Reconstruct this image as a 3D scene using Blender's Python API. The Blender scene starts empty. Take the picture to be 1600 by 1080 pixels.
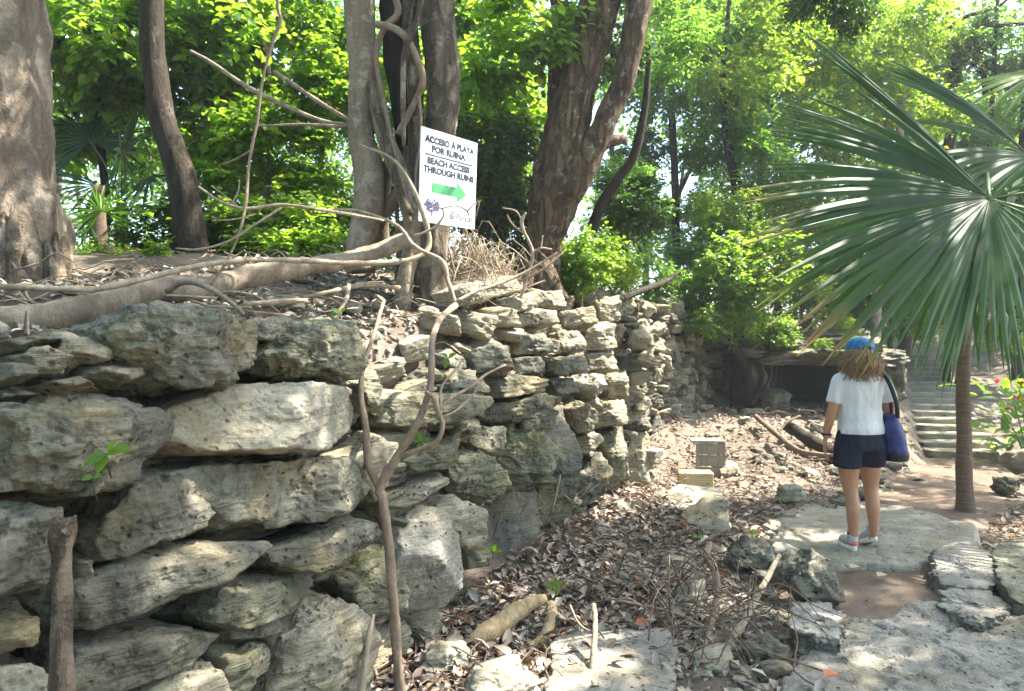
import bpy, bmesh, math, random
import numpy as np
from mathutils import Vector, Matrix, Quaternion

random.seed(7)
SC = bpy.context.scene
COL = SC.collection
F, CAMZ = 1143.0, 1.65

# ------------------------------------------------------------------ camera, sky, sun, exposure
cam_d = bpy.data.cameras.new('camera')
cam = bpy.data.objects.new('camera', cam_d); COL.objects.link(cam)
cam.location = (0, 0, CAMZ); cam.rotation_euler = (math.radians(90), 0, 0)
cam_d.sensor_width = 36; cam_d.lens = 36 * F / 1600; cam_d.clip_end = 2000; cam_d.clip_start = 0.05
SC.camera = cam

SUN = Vector((0.64, 0.16, 1.0)).normalized()          # direction towards the sun
W = bpy.data.worlds.new('World'); SC.world = W; W.use_nodes = True
wn = W.node_tree.nodes; wl = W.node_tree.links
sky = wn.new('ShaderNodeTexSky'); sky.sky_type = 'NISHITA'; sky.sun_disc = False
sky.sun_elevation = math.asin(SUN.z); sky.sun_rotation = math.atan2(SUN.x, SUN.y)
sky.air_density = 1.0; sky.dust_density = 2.2; sky.ozone_density = 1.0
bg = wn['Background']; bg.inputs['Strength'].default_value = 0.15
wl.new(sky.outputs[0], bg.inputs['Color'])
sun_d = bpy.data.lights.new('sun', 'SUN'); sun_d.energy = 5.0; sun_d.angle = math.radians(0.55)
sun_d.color = (1.0, 0.93, 0.80)
sun = bpy.data.objects.new('sun', sun_d); COL.objects.link(sun)
sun.rotation_euler = SUN.to_track_quat('Z', 'Y').to_euler(); sun.location = (8, 4, 16)
vs = SC.view_settings
vs.view_transform = 'Standard'; vs.look = 'None'; vs.gamma = 1.0; vs.use_curve_mapping = False
vs.exposure = 2.45
SC.render.engine = 'CYCLES'
cy = SC.cycles
cy.max_bounces = 5; cy.diffuse_bounces = 3; cy.glossy_bounces = 2; cy.transmission_bounces = 4
cy.caustics_reflective = False; cy.caustics_refractive = False; cy.sample_clamp_indirect = 6
cy.use_denoising = True; cy.use_adaptive_sampling = True; cy.adaptive_threshold = 0.025

# ------------------------------------------------------------------ helpers
def at(px, py, Y):
    return Vector(((px - 800) / F * Y, Y, CAMZ - (py - 540) / F * Y))

def hsh(ix, iy, iz, seed):
    h = (ix.astype(np.int64) * 374761393 + iy.astype(np.int64) * 668265263 + iz.astype(np.int64) * 2147483647 + seed * 974711) & 0xFFFFFFFF
    h = ((h ^ (h >> 13)) * 1274126177) & 0xFFFFFFFF
    h = ((h ^ (h >> 16)) * 2246822519) & 0xFFFFFFFF
    return ((h ^ (h >> 15)) & 0xFFFFFF) / float(0xFFFFFF)

def vnoise(p, seed=0):
    """value noise in -1..1 for points p (N,3)"""
    i = np.floor(p).astype(np.int64); f = p - i
    f = f * f * f * (f * (f * 6 - 15) + 10)
    r = 0
    for a in (0, 1):
        for b in (0, 1):
            for c in (0, 1):
                w = (f[:, 0] if a else 1 - f[:, 0]) * (f[:, 1] if b else 1 - f[:, 1]) * (f[:, 2] if c else 1 - f[:, 2])
                r = r + w * hsh(i[:, 0] + a, i[:, 1] + b, i[:, 2] + c, seed)
    return r * 2 - 1

def fbm(p, seed=0, octv=4, gain=0.5):
    s = 0; a = 1.0
    for o in range(octv):
        s = s + a * vnoise(p * (2.03 ** o) + o * 17.3, seed + o); a *= gain
    return s

def sstep(a, b, x):
    t = np.clip((x - a) / (b - a), 0, 1); return t * t * (3 - 2 * t)

def np_mesh(name, V, faces, k, mats=(), mat_idx=None, smooth=False):
    """mesh from numpy verts (N,3) and faces (M,k)"""
    me = bpy.data.meshes.new(name)
    V = np.ascontiguousarray(V, dtype=np.float32); Fc = np.ascontiguousarray(faces, dtype=np.int32)
    M = len(Fc)
    me.vertices.add(len(V)); me.vertices.foreach_set('co', V.ravel())
    me.loops.add(M * k); me.loops.foreach_set('vertex_index', Fc.ravel())
    me.polygons.add(M)
    me.polygons.foreach_set('loop_start', np.arange(0, M * k, k, dtype=np.int32))
    me.polygons.foreach_set('loop_total', np.full(M, k, dtype=np.int32))
    if mat_idx is not None: me.polygons.foreach_set('material_index', np.asarray(mat_idx, dtype=np.int32))
    me.polygons.foreach_set('use_smooth', np.full(M, smooth, dtype=bool))
    me.update(calc_edges=True)
    for m in mats: me.materials.append(m)
    return me

def link(name, me, parent=None, loc=(0, 0, 0), rot=None, scale=None):
    o = bpy.data.objects.new(name, me); COL.objects.link(o)
    o.location = loc
    if rot is not None: o.rotation_euler = rot
    if scale is not None: o.scale = scale
    if parent is not None:
        o.parent = parent
        # parents are never rotated or scaled: the inverse is a translation
        t = WORLD.get(parent.name, Vector(parent.location))
        o.matrix_parent_inverse = Matrix.Translation(-t)
    WORLD[o.name] = Vector(loc)
    return o
WORLD = {}

def empty(name, loc):
    o = bpy.data.objects.new(name, None); COL.objects.link(o); o.location = loc
    o.empty_display_size = 0.1
    WORLD[o.name] = Vector(loc)
    return o

def tag(o, label=None, cat=None, group=None, kind=None):
    if label: o['label'] = label
    if cat: o['category'] = cat
    if group: o['group'] = group
    if kind: o['kind'] = kind
    return o

def thing(name, label, cat, loc, group=None):
    return tag(empty(name, loc), label, cat, group)

def catmull(P, n):
    """resample control tuples (x,y,z,r) with catmull-rom, n per span"""
    P = [np.array(p, float) for p in P]
    P = [2 * P[0] - P[1]] + P + [2 * P[-1] - P[-2]]
    out = []
    for i in range(1, len(P) - 2):
        p0, p1, p2, p3 = P[i - 1:i + 3]
        for k in range(n):
            t = k / n
            out.append(0.5 * ((2 * p1) + (-p0 + p2) * t + (2 * p0 - 5 * p1 + 4 * p2 - p3) * t * t + (-p0 + 3 * p1 - 3 * p2 + p3) * t ** 3))
    out.append(P[-2]); return np.array(out)

class MB:
    def __init__(s): s.v = []; s.f = []; s.n = 0
    def add(s, V, Fc):
        s.f += [tuple(i + s.n for i in f) for f in Fc]; s.v.append(np.asarray(V, float).reshape(-1, 3)); s.n += len(V)
    def tube(s, P, sides=8, n=4, rough=0.0, seed=0, cap=True, freq=6.0, flute=0.0):
        C = catmull(P, n); m = len(C)
        T = np.gradient(C[:, :3], axis=0); T /= np.linalg.norm(T, axis=1)[:, None] + 1e-9
        ref = np.array([1.0, 0, 0]) if abs(T[0][0]) < 0.8 else np.array([0, 1.0, 0])
        N = np.zeros((m, 3)); u = ref - T[0] * ref.dot(T[0]); N[0] = u / np.linalg.norm(u)
        for i in range(1, m):
            u = N[i - 1] - T[i] * N[i - 1].dot(T[i]); N[i] = u / (np.linalg.norm(u) + 1e-9)
        B = np.cross(T, N)
        a = np.linspace(0, 2 * math.pi, sides, endpoint=False)
        R = np.maximum(C[:, 3], 1e-4)
        D = N[:, None, :] * np.cos(a)[None, :, None] + B[:, None, :] * np.sin(a)[None, :, None]
        rr = R[:, None] * np.ones(sides)[None, :]
        if flute: rr = rr * (1 + flute * np.sin(a * 5 + 2 * np.sin(np.arange(m)[:, None] * 0.13) + seed) + 0.5 * flute * np.sin(a * 8 + seed * 2 + np.arange(m)[:, None] * 0.05))
        V = (C[:, None, :3] + D * rr[:, :, None]).reshape(-1, 3)
        if rough:
            q = V * np.array([freq, freq, freq * 0.35]) if abs(T[m // 2][2]) > 0.6 else V * freq
            V = V + (D.reshape(-1, 3)) * (fbm(q, seed, 4, 0.6) * rough * rr.reshape(-1))[:, None]
        Fc = []
        for i in range(m - 1):
            for j in range(sides):
                k = (j + 1) % sides
                Fc.append((i * sides + j, i * sides + k, (i + 1) * sides + k, (i + 1) * sides + j))
        if cap:
            Fc.append(tuple(range(sides - 1, -1, -1))); Fc.append(tuple((m - 1) * sides + j for j in range(sides)))
        s.add(V, Fc); return s
    def box(s, c, half, rz=0.0, M=None):
        V = np.array([[x, y, z] for x in (-1, 1) for y in (-1, 1) for z in (-1, 1)], float) * np.array(half)
        if M is None:
            M = np.array([[math.cos(rz), -math.sin(rz), 0], [math.sin(rz), math.cos(rz), 0], [0, 0, 1]])
        V = V @ np.asarray(M).T + np.array(c)
        s.add(V, [(0, 1, 3, 2), (4, 6, 7, 5), (0, 4, 5, 1), (2, 3, 7, 6), (0, 2, 6, 4), (1, 5, 7, 3)]); return s
    def build(s, name, mat, parent=None, smooth=True, origin=None, bevel=0):
        V = np.concatenate(s.v)
        o0 = np.array(origin if origin is not None else (V.min(0) + V.max(0)) / 2)
        me = bpy.data.meshes.new(name); me.from_pydata((V - o0).tolist(), [], s.f)
        me.polygons.foreach_set('use_smooth', np.full(len(me.polygons), smooth, dtype=bool))
        if mat: me.materials.append(mat)
        if bevel:
            bm = bmesh.new(); bm.from_mesh(me)
            bmesh.ops.bevel(bm, geom=bm.edges[:], offset=bevel, segments=2, affect='EDGES', profile=0.5)
            bm.to_mesh(me); bm.free()
        me.update()
        return link(name, me, parent, o0)

def px_tube(mb, pts, sides=8, n=4, **kw):
    """pts: (px,py,Y,r in photo pixels)"""
    P = [tuple(at(x, y, Y)) + (r * .86 * Y / F,) for x, y, Y, r in pts]
    return mb.tube(P, sides, n, **kw)

# ------------------------------------------------------------------ materials
class NT:
    def __init__(s, name):
        s.m = bpy.data.materials.new(name); s.m.use_nodes = True
        s.t = s.m.node_tree; s.t.nodes.clear()
        s.out = s.t.nodes.new('ShaderNodeOutputMaterial')
    def n(s, typ, **kw):
        nd = s.t.nodes.new('ShaderNode' + typ)
        for k, v in kw.items():
            if k.startswith('_'): setattr(nd, k[1:], v)
            else:
                key = int(k[1:]) if (k[0] == 'i' and k[1:].isdigit()) else k.replace('__', ' ')
                s.set(nd.inputs[key], v)
        return nd
    def set(s, inp, v):
        if isinstance(v, bpy.types.Node): v = v.outputs[0]
        if isinstance(v, bpy.types.NodeSocket): s.t.links.new(v, inp)
        else:
            if isinstance(v, tuple) and len(v) == 3 and inp.type == 'RGBA': v = v + (1.0,)
            inp.default_value = v
    def mix(s, fac, a, b, mode='MIX'):
        nd = s.t.nodes.new('ShaderNodeMix'); nd.data_type = 'RGBA'; nd.blend_type = mode
        s.set(nd.inputs[0], fac); s.set(nd.inputs[6], a); s.set(nd.inputs[7], b); return nd.outputs[2]
    def ramp(s, fac, stops, interp='LINEAR'):
        nd = s.t.nodes.new('ShaderNodeValToRGB'); cr = nd.color_ramp; cr.interpolation = interp
        while len(cr.elements) < len(stops): cr.elements.new(0.5)
        for e, (p, c) in zip(cr.elements, stops):
            e.position = p; e.color = (c if isinstance(c, tuple) else (c, c, c)) + (1.0,)
        s.set(nd.inputs[0], fac); return nd.outputs[0]
    def math(s, op, a, b=0.0):
        nd = s.t.nodes.new('ShaderNodeMath'); nd.operation = op; s.set(nd.inputs[0], a); s.set(nd.inputs[1], b); return nd.outputs[0]
    def surf(s, sh): s.set(s.out.inputs['Surface'], sh); return s.m

def coords(t, kind='Object', rnd=True, scale=(1, 1, 1)):
    tc = t.n('TexCoord').outputs[kind]
    if rnd:
        oi = t.n('ObjectInfo')
        sc_ = t.n('VectorMath', _operation='MULTIPLY_ADD', i0=oi.outputs['Random'], i1=(37.0, 61.0, 23.0))
        t.set(sc_.inputs[2], tc); tc = sc_.outputs[0]
    if scale != (1, 1, 1):
        mp = t.n('Mapping', Vector=tc, Scale=scale); tc = mp.outputs[0]
    return tc

def limestone(name, lo, mid, hi, dark=0.75, moss=0.25, warm=0.4, dark_at=0.54, bump=0.6, layer=0.55):
    t = NT(name); c = coords(t)
    n1 = t.n('TexNoise', Vector=c, Scale=3.1, Detail=8.0, Roughness=0.62)
    col = t.ramp(n1.outputs[0], [(0.28, lo), (0.5, mid), (0.72, hi)])
    mp = t.n('Mapping', Vector=c, Scale=(2.2, 2.2, 17.0), Rotation=(0.12, -0.16, 0))
    st = t.n('TexNoise', Vector=mp, Scale=1.6, Detail=7.0, Roughness=0.65, Distortion=0.6)
    stm = t.ramp(st.outputs[0], [(0.42, 0.0), (0.56, 1.0)])
    col = t.mix(t.math('MULTIPLY', t.math('SUBTRACT', 1.0, stm), 0.55 * layer), col, (0.075, 0.072, 0.06))
    nd = t.n('TexNoise', Vector=c, Scale=8.5, Detail=9.0, Roughness=0.72, Distortion=0.4)
    dm = t.ramp(nd.outputs[0], [(dark_at, 0.0), (dark_at + 0.1, 1.0)])
    col = t.mix(t.math('MULTIPLY', dm, dark), col, (0.052, 0.052, 0.043))
    nw = t.n('TexNoise', Vector=c, Scale=2.3, Detail=4.0)
    col = t.mix(t.math('MULTIPLY', t.ramp(nw.outputs[0], [(0.53, 0.0), (0.68, 1.0)]), warm), col, (0.36, 0.27, 0.13))
    nm = t.n('TexNoise', Vector=c, Scale=4.3, Detail=6.0, Roughness=0.7)
    c2 = t.n('VectorMath', _operation='ADD', i0=c, i1=(9.1, 4.2, 7.7)); t.set(nm.inputs['Vector'], c2)
    col = t.mix(t.math('MULTIPLY', t.ramp(nm.outputs[0], [(0.55, 0.0), (0.68, 1.0)]), moss), col, (0.105, 0.125, 0.03))
    fine = t.n('TexNoise', Vector=c, Scale=75.0, Detail=6.0, Roughness=0.75)
    col = t.mix(0.55, col, t.ramp(fine.outputs[0], [(0.3, 0.25), (0.7, 0.8)]), 'OVERLAY')
    vor = t.n('TexVoronoi', Vector=c, Scale=26.0, _feature='SMOOTH_F1', Randomness=1.0)
    pm = t.ramp(vor.outputs['Distance'], [(0.06, 0.0), (0.26, 1.0)])
    pitz = t.n('TexNoise', Vector=c, Scale=5.0, Detail=3.0)
    pz = t.ramp(pitz.outputs[0], [(0.44, 0.0), (0.54, 1.0)])
    pit = t.math('MULTIPLY', t.math('SUBTRACT', 1.0, pm), pz)
    col = t.mix(t.math('MULTIPLY', pit, 0.7), col, (0.04, 0.038, 0.032))
    h = t.math('ADD', t.math('MULTIPLY', fine.outputs[0], 0.25), t.math('MULTIPLY', nd.outputs[0], 0.55))
    h = t.math('ADD', h, t.math('MULTIPLY', stm, 0.5 * layer))
    h = t.math('SUBTRACT', h, t.math('MULTIPLY', pit, 0.6))
    bp = t.n('Bump', Strength=min(bump, 1.0), Distance=0.045, Height=h)
    return t.surf(t.n('BsdfPrincipled', Base__Color=col, Roughness=0.93, Normal=bp, Specular__IOR__Level=0.18))

ST_GREY = limestone('limestone_grey', (0.082, 0.078, 0.060), (0.178, 0.168, 0.130), (0.31, 0.292, 0.228), dark=.92, dark_at=.512, bump=.9, layer=.25)
ST_BUFF = limestone('limestone_buff', (0.20, 0.175, 0.125), (0.34, 0.305, 0.225), (0.48, 0.435, 0.335), dark=0.6, moss=0.15, dark_at=0.55, bump=.9)
ST_MOSS = limestone('limestone_mossy', (0.085, 0.088, 0.058), (0.19, 0.185, 0.13), (0.32, 0.305, 0.225), moss=0.7, dark_at=.52, bump=.9)
ST_PALE = limestone('limestone_pale', (0.15, 0.14, 0.108), (0.25, 0.233, 0.185), (0.355, 0.33, 0.265), dark=0.75, moss=0.12, warm=0.3, dark_at=0.57, bump=0.6, layer=0.3)
ST_SLAB = limestone('limestone_slab', (0.15, 0.143, 0.125), (0.25, 0.238, 0.205), (0.36, 0.34, 0.295), dark=0.6, moss=0.15, warm=0.25, bump=0.9, layer=0.3)
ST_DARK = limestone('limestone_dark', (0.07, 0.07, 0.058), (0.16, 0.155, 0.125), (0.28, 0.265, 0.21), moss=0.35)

def bark(name, a, b, patch=None, pfac=0.6, vs=3.0, bump=0.6, ring=False, pscale=4.0, pth=0.56, crack=0):
    t = NT(name); c = coords(t, rnd=False)
    mp = t.n('Mapping', Vector=c, Scale=(vs * 4, vs * 4, vs) if not ring else (2, 2, 26))
    n1 = t.n('TexNoise', Vector=mp, Scale=1.5, Detail=9.0, Roughness=0.7, Distortion=0.3)
    col = t.ramp(n1.outputs[0], [(0.3, a), (0.68, b)])
    n3 = t.n('TexNoise', Vector=c, Scale=40.0, Detail=6.0, Roughness=0.7)
    col = t.mix(0.5, col, t.ramp(n3.outputs[0], [(0.3, 0.28), (0.7, 0.75)]), 'OVERLAY')
    if crack:
        mc = t.n('Mapping', Vector=c, Scale=(1, 1, .3))
        vo = t.n('TexVoronoi', Vector=t.n('VectorMath', _operation='MULTIPLY_ADD', i0=n3.outputs[1], i1=(.05, .05, .05), i2=mc), Scale=crack, _feature='DISTANCE_TO_EDGE')
        cm_ = t.ramp(vo.outputs[0], [(0.0, 0.0), (0.14, 1.0)])
        col = t.mix(t.math('MULTIPLY', t.math('SUBTRACT', 1.0, cm_), .3), col, tuple(.35 * x for x in a))
    if patch:
        n2 = t.n('TexNoise', Vector=c, Scale=pscale, Detail=7.0, Roughness=0.7)
        col = t.mix(t.math('MULTIPLY', t.ramp(n2.outputs[0], [(pth, 0.0), (pth + 0.06, 1.0)]), pfac), col, patch)
    h = t.math('ADD', n1.outputs[0], t.math('MULTIPLY', n3.outputs[0], 0.4))
    if crack: h = t.math('ADD', h, t.math('MULTIPLY', cm_, 0.7))
    bp = t.n('Bump', Strength=min(bump, 1), Distance=0.05, Height=h)
    return t.surf(t.n('BsdfPrincipled', Base__Color=col, Roughness=0.9, Normal=bp, Specular__IOR__Level=0.2))

BK_PALE = bark('bark_weathered_pale', (0.16, 0.12, 0.085), (0.40, 0.325, 0.25), (0.19, 0.15, 0.11), .5, vs=1.5, bump=1.0, crack=5.0)
BK_DARK = bark('bark_dark', (0.014, 0.011, 0.008), (0.05, 0.039, 0.028), (0.13, 0.11, 0.09), 0.5, pth=.58, pscale=7)
BK_FIG = bark('bark_fig', (0.15, 0.115, 0.08), (0.32, 0.255, 0.185), (0.42, 0.38, 0.32), 0.6, vs=1.6, bump=0.8, pth=.53, pscale=6)
BK_FIGD = bark('bark_fig_trunk', (0.10, 0.08, 0.056), (0.28, 0.225, 0.17), (0.40, 0.35, 0.27), 0.6, vs=2.2, bump=1.0, pscale=4.0, pth=.54, crack=9.0)
BK_RED = bark('bark_reddish', (0.06, 0.04, 0.026), (0.22, 0.15, 0.095), (0.38, 0.34, 0.28), 0.8, vs=2.6, bump=1.0, pscale=9, pth=0.575, crack=11.0)
BK_VINE = bark('bark_vine', (0.14, 0.10, 0.07), (0.28, 0.21, 0.155), vs=4.0, bump=0.4)
BK_PALM = bark('bark_palm', (0.085, 0.058, 0.04), (0.175, 0.125, 0.09), ring=True, bump=0.35)
WD_DEAD = bark('dead_wood', (0.17, 0.13, 0.09), (0.38, 0.31, 0.23), vs=3.0, bump=0.5)
WD_LOG = bark('fallen_log_bark', (0.13, 0.10, 0.072), (0.30, 0.245, 0.185), (0.10, 0.085, 0.065), 0.6, vs=1.4, bump=0.5)
WD_TWIG = bark('twig_wood', (0.07, 0.048, 0.034), (0.20, 0.145, 0.105), vs=5.0, bump=0.2)
WD_ROT = bark('rotten_wood', (0.22, 0.15, 0.075), (0.42, 0.33, 0.20), (0.16, 0.15, 0.10), 0.5, vs=2.5, bump=0.7)

def leafmat(name, dark, light, trans, tf=0.5, rough=0.42, spec=0.45, odd=None, oddp=0.03):
    t = NT(name)
    g = t.n('NewGeometry')
    r = g.outputs['Random Per Island']
    col = t.ramp(r, [(0.0, dark), (1.0, light)])
    tr = t.ramp(t.math('FRACT', t.math('MULTIPLY', r, 7.13)), [(0.0, tuple(0.6 * x for x in trans)), (1.0, trans)])
    if odd:
        m = t.math('GREATER_THAN', t.math('FRACT', t.math('MULTIPLY', r, 31.7)), 1 - oddp)
        col = t.mix(m, col, odd); tr = t.mix(m, tr, tuple(min(1, x * 1.6) for x in odd))
    b = t.n('BsdfPrincipled', Base__Color=col, Roughness=rough, Specular__IOR__Level=spec)
    tl = t.n('BsdfTranslucent', Color=tr)
    ms = t.n('MixShader', Fac=tf, i1=b, i2=tl)
    return t.surf(ms)

LF_BRIGHT = leafmat('leaf_bright_green', (0.04, 0.095, 0.012), (0.10, 0.19, 0.025), (0.36, 0.62, 0.04), 0.53, rough=.34, spec=.6, odd=(0.42, 0.36, 0.03), oddp=0.02)
LF_MID = leafmat('leaf_mid_green', (0.028, 0.07, 0.014), (0.065, 0.13, 0.025), (0.26, 0.52, 0.05), 0.55)
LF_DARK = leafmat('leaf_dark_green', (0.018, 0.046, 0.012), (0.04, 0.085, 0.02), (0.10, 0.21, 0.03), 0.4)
LF_FAR = leafmat('leaf_far', (0.045, 0.11, 0.02), (0.11, 0.20, 0.035), (0.32, 0.58, 0.10), 0.55)
LF_YEL = leafmat('leaf_yellow_green', (0.06, 0.125, 0.012), (0.14, 0.22, 0.02), (0.38, 0.60, 0.04), 0.55, odd=(0.5, 0.38, 0.02), oddp=0.03)
def palmmat(name, dark, light, trans, tf, tip0, tip1, rough=.5, spec=.2):
    t = NT(name); r = t.n('NewGeometry').outputs['Random Per Island']; oi = t.n('ObjectInfo').outputs['Random']
    col = t.ramp(oi, [(0.0, dark), (1.0, light)]); L = t.n('VectorMath', _operation='LENGTH', i0=t.n('TexCoord').outputs['Object']).outputs['Value']
    L = t.math('ADD', L, t.math('MULTIPLY', oi, .16))
    tipc = t.ramp(oi, [(0.0, (.16, .20, .02)), (.5, (.30, .26, .03)), (.8, (.30, .17, .05)), (1.0, (.2, .11, .04))])
    tm = t.n('MapRange', Value=L, i1=tip0, i2=tip1).outputs[0]
    col = t.mix(tm, col, tipc); tr = t.mix(tm, trans, tipc)
    sn = t.n('TexNoise', Vector=t.n('TexCoord').outputs['Object'], Scale=9.0, Detail=5.0)
    col = t.mix(.5, col, t.ramp(sn.outputs[0], [(.3, .3), (.7, .7)]), 'OVERLAY')
    return t.surf(t.n('MixShader', Fac=tf, i1=t.n('BsdfPrincipled', Base__Color=col, Roughness=rough, Specular__IOR__Level=spec), i2=t.n('BsdfTranslucent', Color=tr)))
LF_PALM = palmmat('palm_leaf', (0.009, 0.038, 0.008), (0.022, 0.066, 0.016), (0.12, 0.27, 0.02), .34, 1.7, 2.2)
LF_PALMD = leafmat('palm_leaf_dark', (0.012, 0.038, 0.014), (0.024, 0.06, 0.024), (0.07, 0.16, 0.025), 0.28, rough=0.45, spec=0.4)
LF_DRY = leafmat('dry_leaf', (0.155, 0.112, 0.082), (0.42, 0.335, 0.265), (0.20, 0.11, 0.05), 0.15, rough=0.7, spec=0.25, odd=(0.24, 0.11, 0.055), oddp=0.05)
LF_LITTER2 = leafmat('grey_litter_leaf', (0.22, 0.19, 0.16), (0.44, 0.385, 0.33), (0.15, 0.10, 0.06), 0.1, rough=0.7, spec=0.25)

def plain(name, col, rough=0.7, spec=0.3, nscale=0, namp=0.25, bump=0.0, bscale=60.0, metallic=0.0):
    t = NT(name); c = coords(t, rnd=False); cc = col
    kw = {}
    if nscale:
        nz = t.n('TexNoise', Vector=c, Scale=nscale, Detail=6.0, Roughness=0.65)
        cc = t.mix(1.0, col, t.ramp(nz.outputs[0], [(0.25, 1 - namp), (0.75, 1 + 0.4 * namp)]), 'MULTIPLY')
    if bump:
        nb = t.n('TexNoise', Vector=c, Scale=bscale, Detail=5.0); kw['Normal'] = t.n('Bump', Strength=bump, Distance=0.01, Height=nb.outputs[0])
    return t.surf(t.n('BsdfPrincipled', Base__Color=cc, Roughness=rough, Specular__IOR__Level=spec, Metallic=metallic, **kw))

def ground_mat():
    t = NT('forest_soil'); c = coords(t, rnd=False)
    n1 = t.n('TexNoise', Vector=c, Scale=1.3, Detail=8.0, Roughness=0.65)
    col = t.ramp(n1.outputs[0], [(0.3, (0.075, 0.058, 0.044)), (0.5, (0.14, 0.113, 0.088)), (0.72, (0.23, 0.195, 0.16))])
    n2 = t.n('TexNoise', Vector=c, Scale=38.0, Detail=8.0, Roughness=0.75)
    col = t.mix(0.7, col, t.ramp(n2.outputs[0], [(0.28, 0.2), (0.72, 0.85)]), 'OVERLAY')
    h = t.math('ADD', n2.outputs[0], n1.outputs[0])
    bp = t.n('Bump', Strength=0.8, Distance=0.03, Height=h)
    return t.surf(t.n('BsdfPrincipled', Base__Color=col, Roughness=0.95, Normal=bp, Specular__IOR__Level=0.15))
def path_mat():
    t = NT('trodden_dirt'); c = coords(t, rnd=False)
    n1 = t.n('TexNoise', Vector=c, Scale=2.2, Detail=9.0, Roughness=0.7)
    col = t.ramp(n1.outputs[0], [(0.3, (0.085, 0.06, 0.042)), (0.52, (0.14, 0.105, 0.077)), (0.75, (0.215, 0.172, 0.133))])
    n2 = t.n('TexNoise', Vector=c, Scale=55.0, Detail=7.0, Roughness=0.75)
    col = t.mix(0.6, col, t.ramp(n2.outputs[0], [(0.3, 0.25), (0.7, 0.8)]), 'OVERLAY')
    bp = t.n('Bump', Strength=0.55, Distance=0.02, Height=t.math('ADD', n2.outputs[0], n1.outputs[0]))
    return t.surf(t.n('BsdfPrincipled', Base__Color=col, Roughness=0.95, Normal=bp, Specular__IOR__Level=0.15))
GROUND_M = ground_mat(); PATH_M = path_mat()

# ------------------------------------------------------------------ terrain
def wall_Y(px): return 2.454 / (0.494 - (px - 800) / F)       # depth of the near wall's face at a column
WDIR = np.array([0.443, 0.8965]); WNOR = np.array([0.8965, -0.443])
XB_Y = [-40, 3.49, 7.55, 7.9, 9.3, 12.3, 12.9, 14.5, 60]
XB_X = [-0.73 + 0.494 * (-43.49), -0.73, 1.30, 1.38, 1.55, 3.55, 3.8, 4.4, 20]
PC_Y = [-5, 2, 4.5, 6.3, 8, 10.8, 16.5, 30]; PC_X = [2.2, 2.5, 2.65, 3.0, 4.75, 6.72, 9.6, 15]

EDGE_Y = [2, 3.3, 3.55, 4.15, 4.7, 5.6, 6.9, 7.6, 9, 12.4, 16]; EDGE_Z = [1.5, 1.55, 1.38, 1.42, 1.72, 1.9, 2.08, 2.12, 2.2, 2.15, 2.0]   # the wall's top edge

def hgt(X, Y):
    X = np.asarray(X, float); Y = np.asarray(Y, float)
    P = np.stack([X, Y, np.zeros_like(X)], -1).reshape(-1, 3)
    n1 = fbm(P * 0.9, 3, 3).reshape(X.shape); n2 = fbm(P * 4.0, 9, 3).reshape(X.shape)
    xb = np.interp(Y, XB_Y, XB_X); d = X - xb                     # >0 on the path side
    xp = np.interp(Y, PC_Y, PC_X); dp = np.abs(X - xp)
    stair = np.clip((Y - 10.8) / 0.36 * 0.08, 0, 3.0)
    base = -0.045 + 0 * X
    base = base + 0.26 * np.exp(-np.clip(d, 0, 9) / 0.75) * sstep(3.6, 5.0, Y)           # litter heaped at the wall's foot
    rise = np.interp(Y, [7.6, 9.0, 10.6, 12.6, 14, 17, 26, 60], [0, 0.12, 0.62, 0.72, 1.45, 1.75, 2.3, 3.4])
    right = X > xp
    hill = np.where(right, np.maximum(stair, 0) + 0.45 * sstep(1.0, 3.2, dp) * sstep(6, 9, Y) + 0.1 * sstep(1.2, 2.2, dp), rise + 0 * X)
    w = sstep(0.55, 1.15, dp)
    low = base + w * hill + (1 - w) * stair * sstep(10.7, 10.9, Y)
    low = low + n2 * 0.018 * (0.4 + w) + n1 * 0.05 * w
    dd = -d
    ter = np.interp(Y, EDGE_Y, EDGE_Z) + 0.20 * np.clip(dd - .3, 0, 1.4) + 0.07 * np.clip(dd - 1.7, 0, 2.5) + .26 * sstep(.3, .95, dd) * sstep(3.3, 3.6, Y) * sstep(4.75, 4.2, Y) + 0.02 * np.clip(dd - 3.2, 0, 40) + 0.05 * n1 + 0.02 * n2
    m = sstep(0.22, 0.5, dd)
    return low * (1 - m) + ter * m

def hz(x, y): return float(hgt(np.array([x]), np.array([y]))[0])

xs = np.concatenate([[-90, -60, -40, -28, -20, -14, -10, -8, -6.5], np.arange(-5.5, 11.01, 0.075), [12, 13, 15, 18, 24, 32, 45, 65, 90]])
ys = np.concatenate([[-60, -40, -25, -15, -8, -4, -2, -1, 0], np.arange(0.6, 17.01, 0.075), [17.6, 18.5, 20, 22, 25, 30, 38, 50, 70, 95]])
GX, GY = np.meshgrid(xs, ys); GZ = hgt(GX, GY)
gv = np.stack([GX, GY, GZ], -1).reshape(-1, 3)
nx, ny = len(xs), len(ys)
ii = (np.arange(ny - 1)[:, None] * nx + np.arange(nx - 1)[None, :]).ravel()
gf = np.stack([ii, ii + 1, ii + 1 + nx, ii + nx], -1)
ground = tag(link('ground', np_mesh('ground', gv, gf, 4, [GROUND_M], smooth=True)), kind='structure', label='brown forest floor of soil and leaf litter rising to a terrace behind the wall')

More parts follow.
